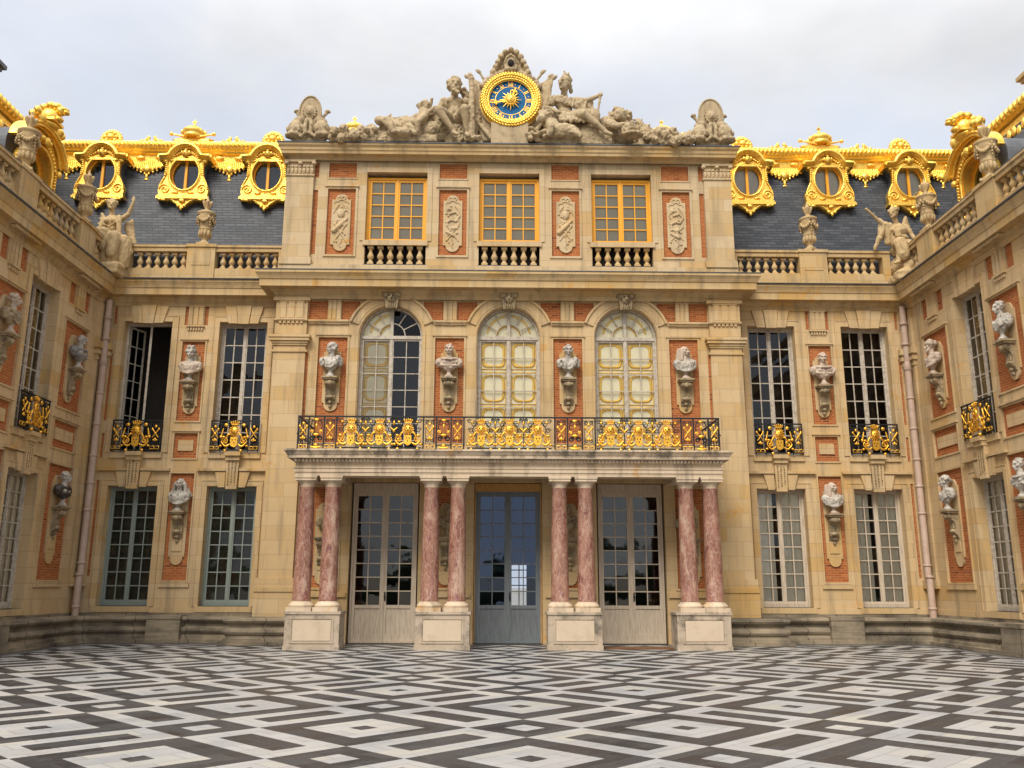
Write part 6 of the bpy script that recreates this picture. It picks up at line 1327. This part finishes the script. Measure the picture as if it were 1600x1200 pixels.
# ram at the warrior's feet
b = MB(); b.limb((1.16,-.5,16.95),(.98,-.75,16.66),.17,.11,m); b.ball((.96,-.78,16.62),(.10,.10,.09),m,8,6)
for sx in (-1,1): b.tube([(1.18+sx*.10+.14*math.cos(t*.7)*(1-t/14),-.5-.02*t,17.0+.14*math.sin(t*.7)*(1-t/14)) for t in range(10)], .055, m, 6); b.ball((1.2+sx*.16,-.5,16.88),(.05,.06,.1),m,6,5)
b.ball((1.75,-.45,16.38),(.62,.34,.30),m); b.limb((1.28,-.4,16.8),(1.45,-.45,16.45),.22,.28,m); b.limb((1.35,-.7,16.5),(1.3,-.8,16.12),.12,.10,m); b.limb((2.1,-.6,16.35),(2.3,-.75,16.1),.16,.1,m); b.box(1.0,3.4,-.45,.2,ZB,16.2,m); b.ball((2.7,-.2,16.35),(.6,.3,.45),m)
relief('stone_ram', 'stone ram with curled horns lying under the helmeted warrior, beside the clock base', 'sculpture', b, .03)
b = MB()
for k in range(20): b.ball((.62+rr.random()*.55,-.5+rr.uniform(-.2,.1),ZB+.05+rr.random()*.42),(rr.uniform(.08,.15),.12,rr.uniform(.05,.1)),m,8,5,Matrix.Rotation(rr.uniform(-.6,.6),3,'Y'))
relief('carved_leaves', 'small heap of stone leaves against the right foot of the clock base', 'sculpture', b, .02)
# left side: feathered child-like figure and slain beasts
b = MB(); b.limb((-2.85,-.3,17.15),(-2.95,-.4,16.75),.2,.18,m); b.limb((-2.8,-.45,16.95),(-3.0,-.7,16.6),.13,.1,m); b.limb((-3.0,-.7,16.6),(-3.05,-.6,16.25),.1,.07,m); head(b, (-2.82,-.4,17.36), m, R(40), .13, 'bun'); b.limb((-2.7,-.4,17.1),(-2.5,-.45,17.25),.08,.06,m)
for k in range(6): b.limb((-2.95,-.25,17.25),(-3.12+.04*k,-.25,17.42+.03*k),.04,.05,m)
b.tube([(-2.72,-.25,17.3),(-2.64,-.3,17.48),(-2.62,-.36,17.62),(-2.56,-.44,17.58)], [.07,.06,.055,.03], m, 8)
b.limb((-3.0,-.1,16.9),(-3.4,-.1,16.7),.22,.22,m); b.ball((-2.9,-.1,16.4),(.5,.35,.42),m)
relief('crouching_child', 'small stone child with feathers crouching beside the bearded man', 'sculpture', b, .012, .024)
b = MB(); b.limb((-3.3,-.3,16.62),(-4.05,-.25,16.66),.30,.26,m); b.limb((-4.05,-.3,16.7),(-4.35,-.4,16.75),.2,.16,m); b.ball((-4.28,-.45,16.72),(.16,.16,.16),m)
b.limb((-4.05,-.6,16.62),(-3.82,-.72,16.25),.17,.10,m); b.ball((-3.80,-.74,16.2),(.1,.1,.1),m,8,6); b.limb((-4.0,-.45,16.85),(-3.95,-.45,17.0),.05,.02,m); b.ball((-3.6,-.5,16.25),(.5,.25,.2),m); b.limb((-3.3,-.6,16.45),(-3.1,-.7,16.15),.12,.08,m); b.box(-4.5,-2.4,-.5,.2,ZB,16.22,m); b.ball((-3.9,-.1,16.35),(.7,.3,.32),m); b.ball((-3.2,-.2,16.6),(.5,.3,.3),m); b.ball((-2.6,-.2,16.45),(.6,.3,.4),m)
for k in range(10): b.limb((-3.95+.04*k,-.45,16.8),(-4.02+.05*k,-.68,16.45),.05,.03,m)
for x,z,r0 in ((-3.5,16.85,.26),(-3.1,16.95,.26),(-2.75,16.8,.3),(-2.45,16.55,.35),(-4.2,16.45,.3)): b.ball((x,-.05,z),(r0*1.2,.25,r0),m,10,8)
for k in range(7): b.tube([(-3.3-.11*k,-.2,16.95-.04*k),(-3.25-.11*k,-.55,16.7),(-3.3-.1*k,-.6,16.4)], .04, m, 6)
relief('fallen_horse', 'stone beast with hanging horse head lying left of the crouching child', 'sculpture', b, .03)
b = MB()
for k in range(12): b.ball((-4.1-.12*k,-.3+.1*(k % 3),16.12),(.2,.25,.28-.012*k),m,8,6)
for k in range(30): f = rr.random(); b.ball((-4.45-1.45*f,-.35+rr.uniform(-.25,.15),ZB+.04+rr.random()*(.55-.30*f)),rr.uniform(.09,.18),m,8,6)
for k in range(4): x = -4.7-.25*k; b.tube([(x+.12*math.cos(t*.8),-.5,16.25+.14*math.sin(t*.8)) for t in range(7)], .05, m, 6)
b.limb((-4.6,-.4,16.45),(-5.1,-.5,16.1),.14,.09,m); b.ball((-4.9,-.2,16.05),(.6,.3,.2),m)
relief('carved_serpents', 'coiled stone serpents and rubble at the far left end of the clock group', 'sculpture', b, .06, .026, (8,8,8))
# corner trophies
for s, lab in ((-1,'oval stone shield with medusa face, above the pilaster left of the clock group'),(1,'pointed stone shield with medusa face, above the pilaster right of the clock group')):
    x = -6.65 if s < 0 else 6.75; X = lambda u: x+u; t = thing('shield_trophy', lab, 'sculpture', (x,-.1,ZB), 'shield trophies')
    b = MB(); pts = [(X(q_), z) for q_, z in (arc(0,17.02,.36,0,360,28,.62) if s < 0 else [(.40*math.sin(R(k)),17.02+.68*math.copysign(abs(math.cos(R(k)))**.85,math.cos(R(k)))) for k in range(0,360,12)])]
    b.prism(pts[:-1] if s < 0 else pts, -.38, -.18, m, True); b.tube([(p[0],-.38,p[1]) for p in (pts[:-1] if s < 0 else pts)], .035, m, 6, True); b.build('shield', t)
    b = MB(); b.ball((x,-.42,17.05),(.15,.12,.18),m,12,8); b.limb((x,-.52,17.08),(x,-.56,17.0),.02,.03,m); b.ball((x,-.53,16.95),(.05,.03,.02),m,6,5)
    for sx in (-1,1): b.ball((x+sx*.06,-.52,17.09),(.035,.02,.02),m,6,5)
    for k in range(14): q_ = 2*math.pi*k/14; b.limb((x+.15*math.cos(q_),-.42,17.05+.17*math.sin(q_)),(x+.22*math.cos(q_+.3),-.42,17.05+.25*math.sin(q_+.3)),.035,.025,m)
    link('medusa_face', sculpt(b, 'medusa_face', .018, 1, .006, 14, off=(x,-.1,ZB)), t)
    b = MB()
    for sx in (-1,1):
        b.ball((X(sx*.42),-.4,16.40),(.27,.26,.32),m); b.ball((X(sx*.48),-.45,16.16),(.3,.24,.12),m); b.limb((X(sx*.5),-.3,16.3),(X(sx*.72),-.25,16.52),.08,.06,m); b.ball((X(sx*.70),-.25,16.5),(.1,.1,.14),m,8,6)
        b.limb((X(sx*.2),-.2,16.7),(X(sx*.52),-.1,17.22),.07,.05,m); b.ball((X(sx*.52),-.1,17.24),(.10,.1,.07),m,8,6); b.limb((X(sx*.3),-.35,16.75),(X(sx*.45),-.35,16.72),.15,.13,m)
        b.tube([(X(sx*.06),-.5,16.75),(X(sx*.10),-.55,16.5),(X(sx*.08),-.55,16.2),(X(sx*.26),-.55,16.05)], [.07,.075,.08,.05], m, 8)
        for k in range(5): b.ball((X(sx*(.28+.06*k)),-.62,16.3+.08*math.sin(k)),(.05,.04,.08),m,6,5)
    b.ball((x,-.2,16.3),(.4,.25,.4),m); b.box(X(-.55),X(.55),-.45,.1,ZB,16.1,m)
    link('helmets', sculpt(b, 'helmets', .026, 1, .02, 9, off=(x,-.1,ZB)), t)
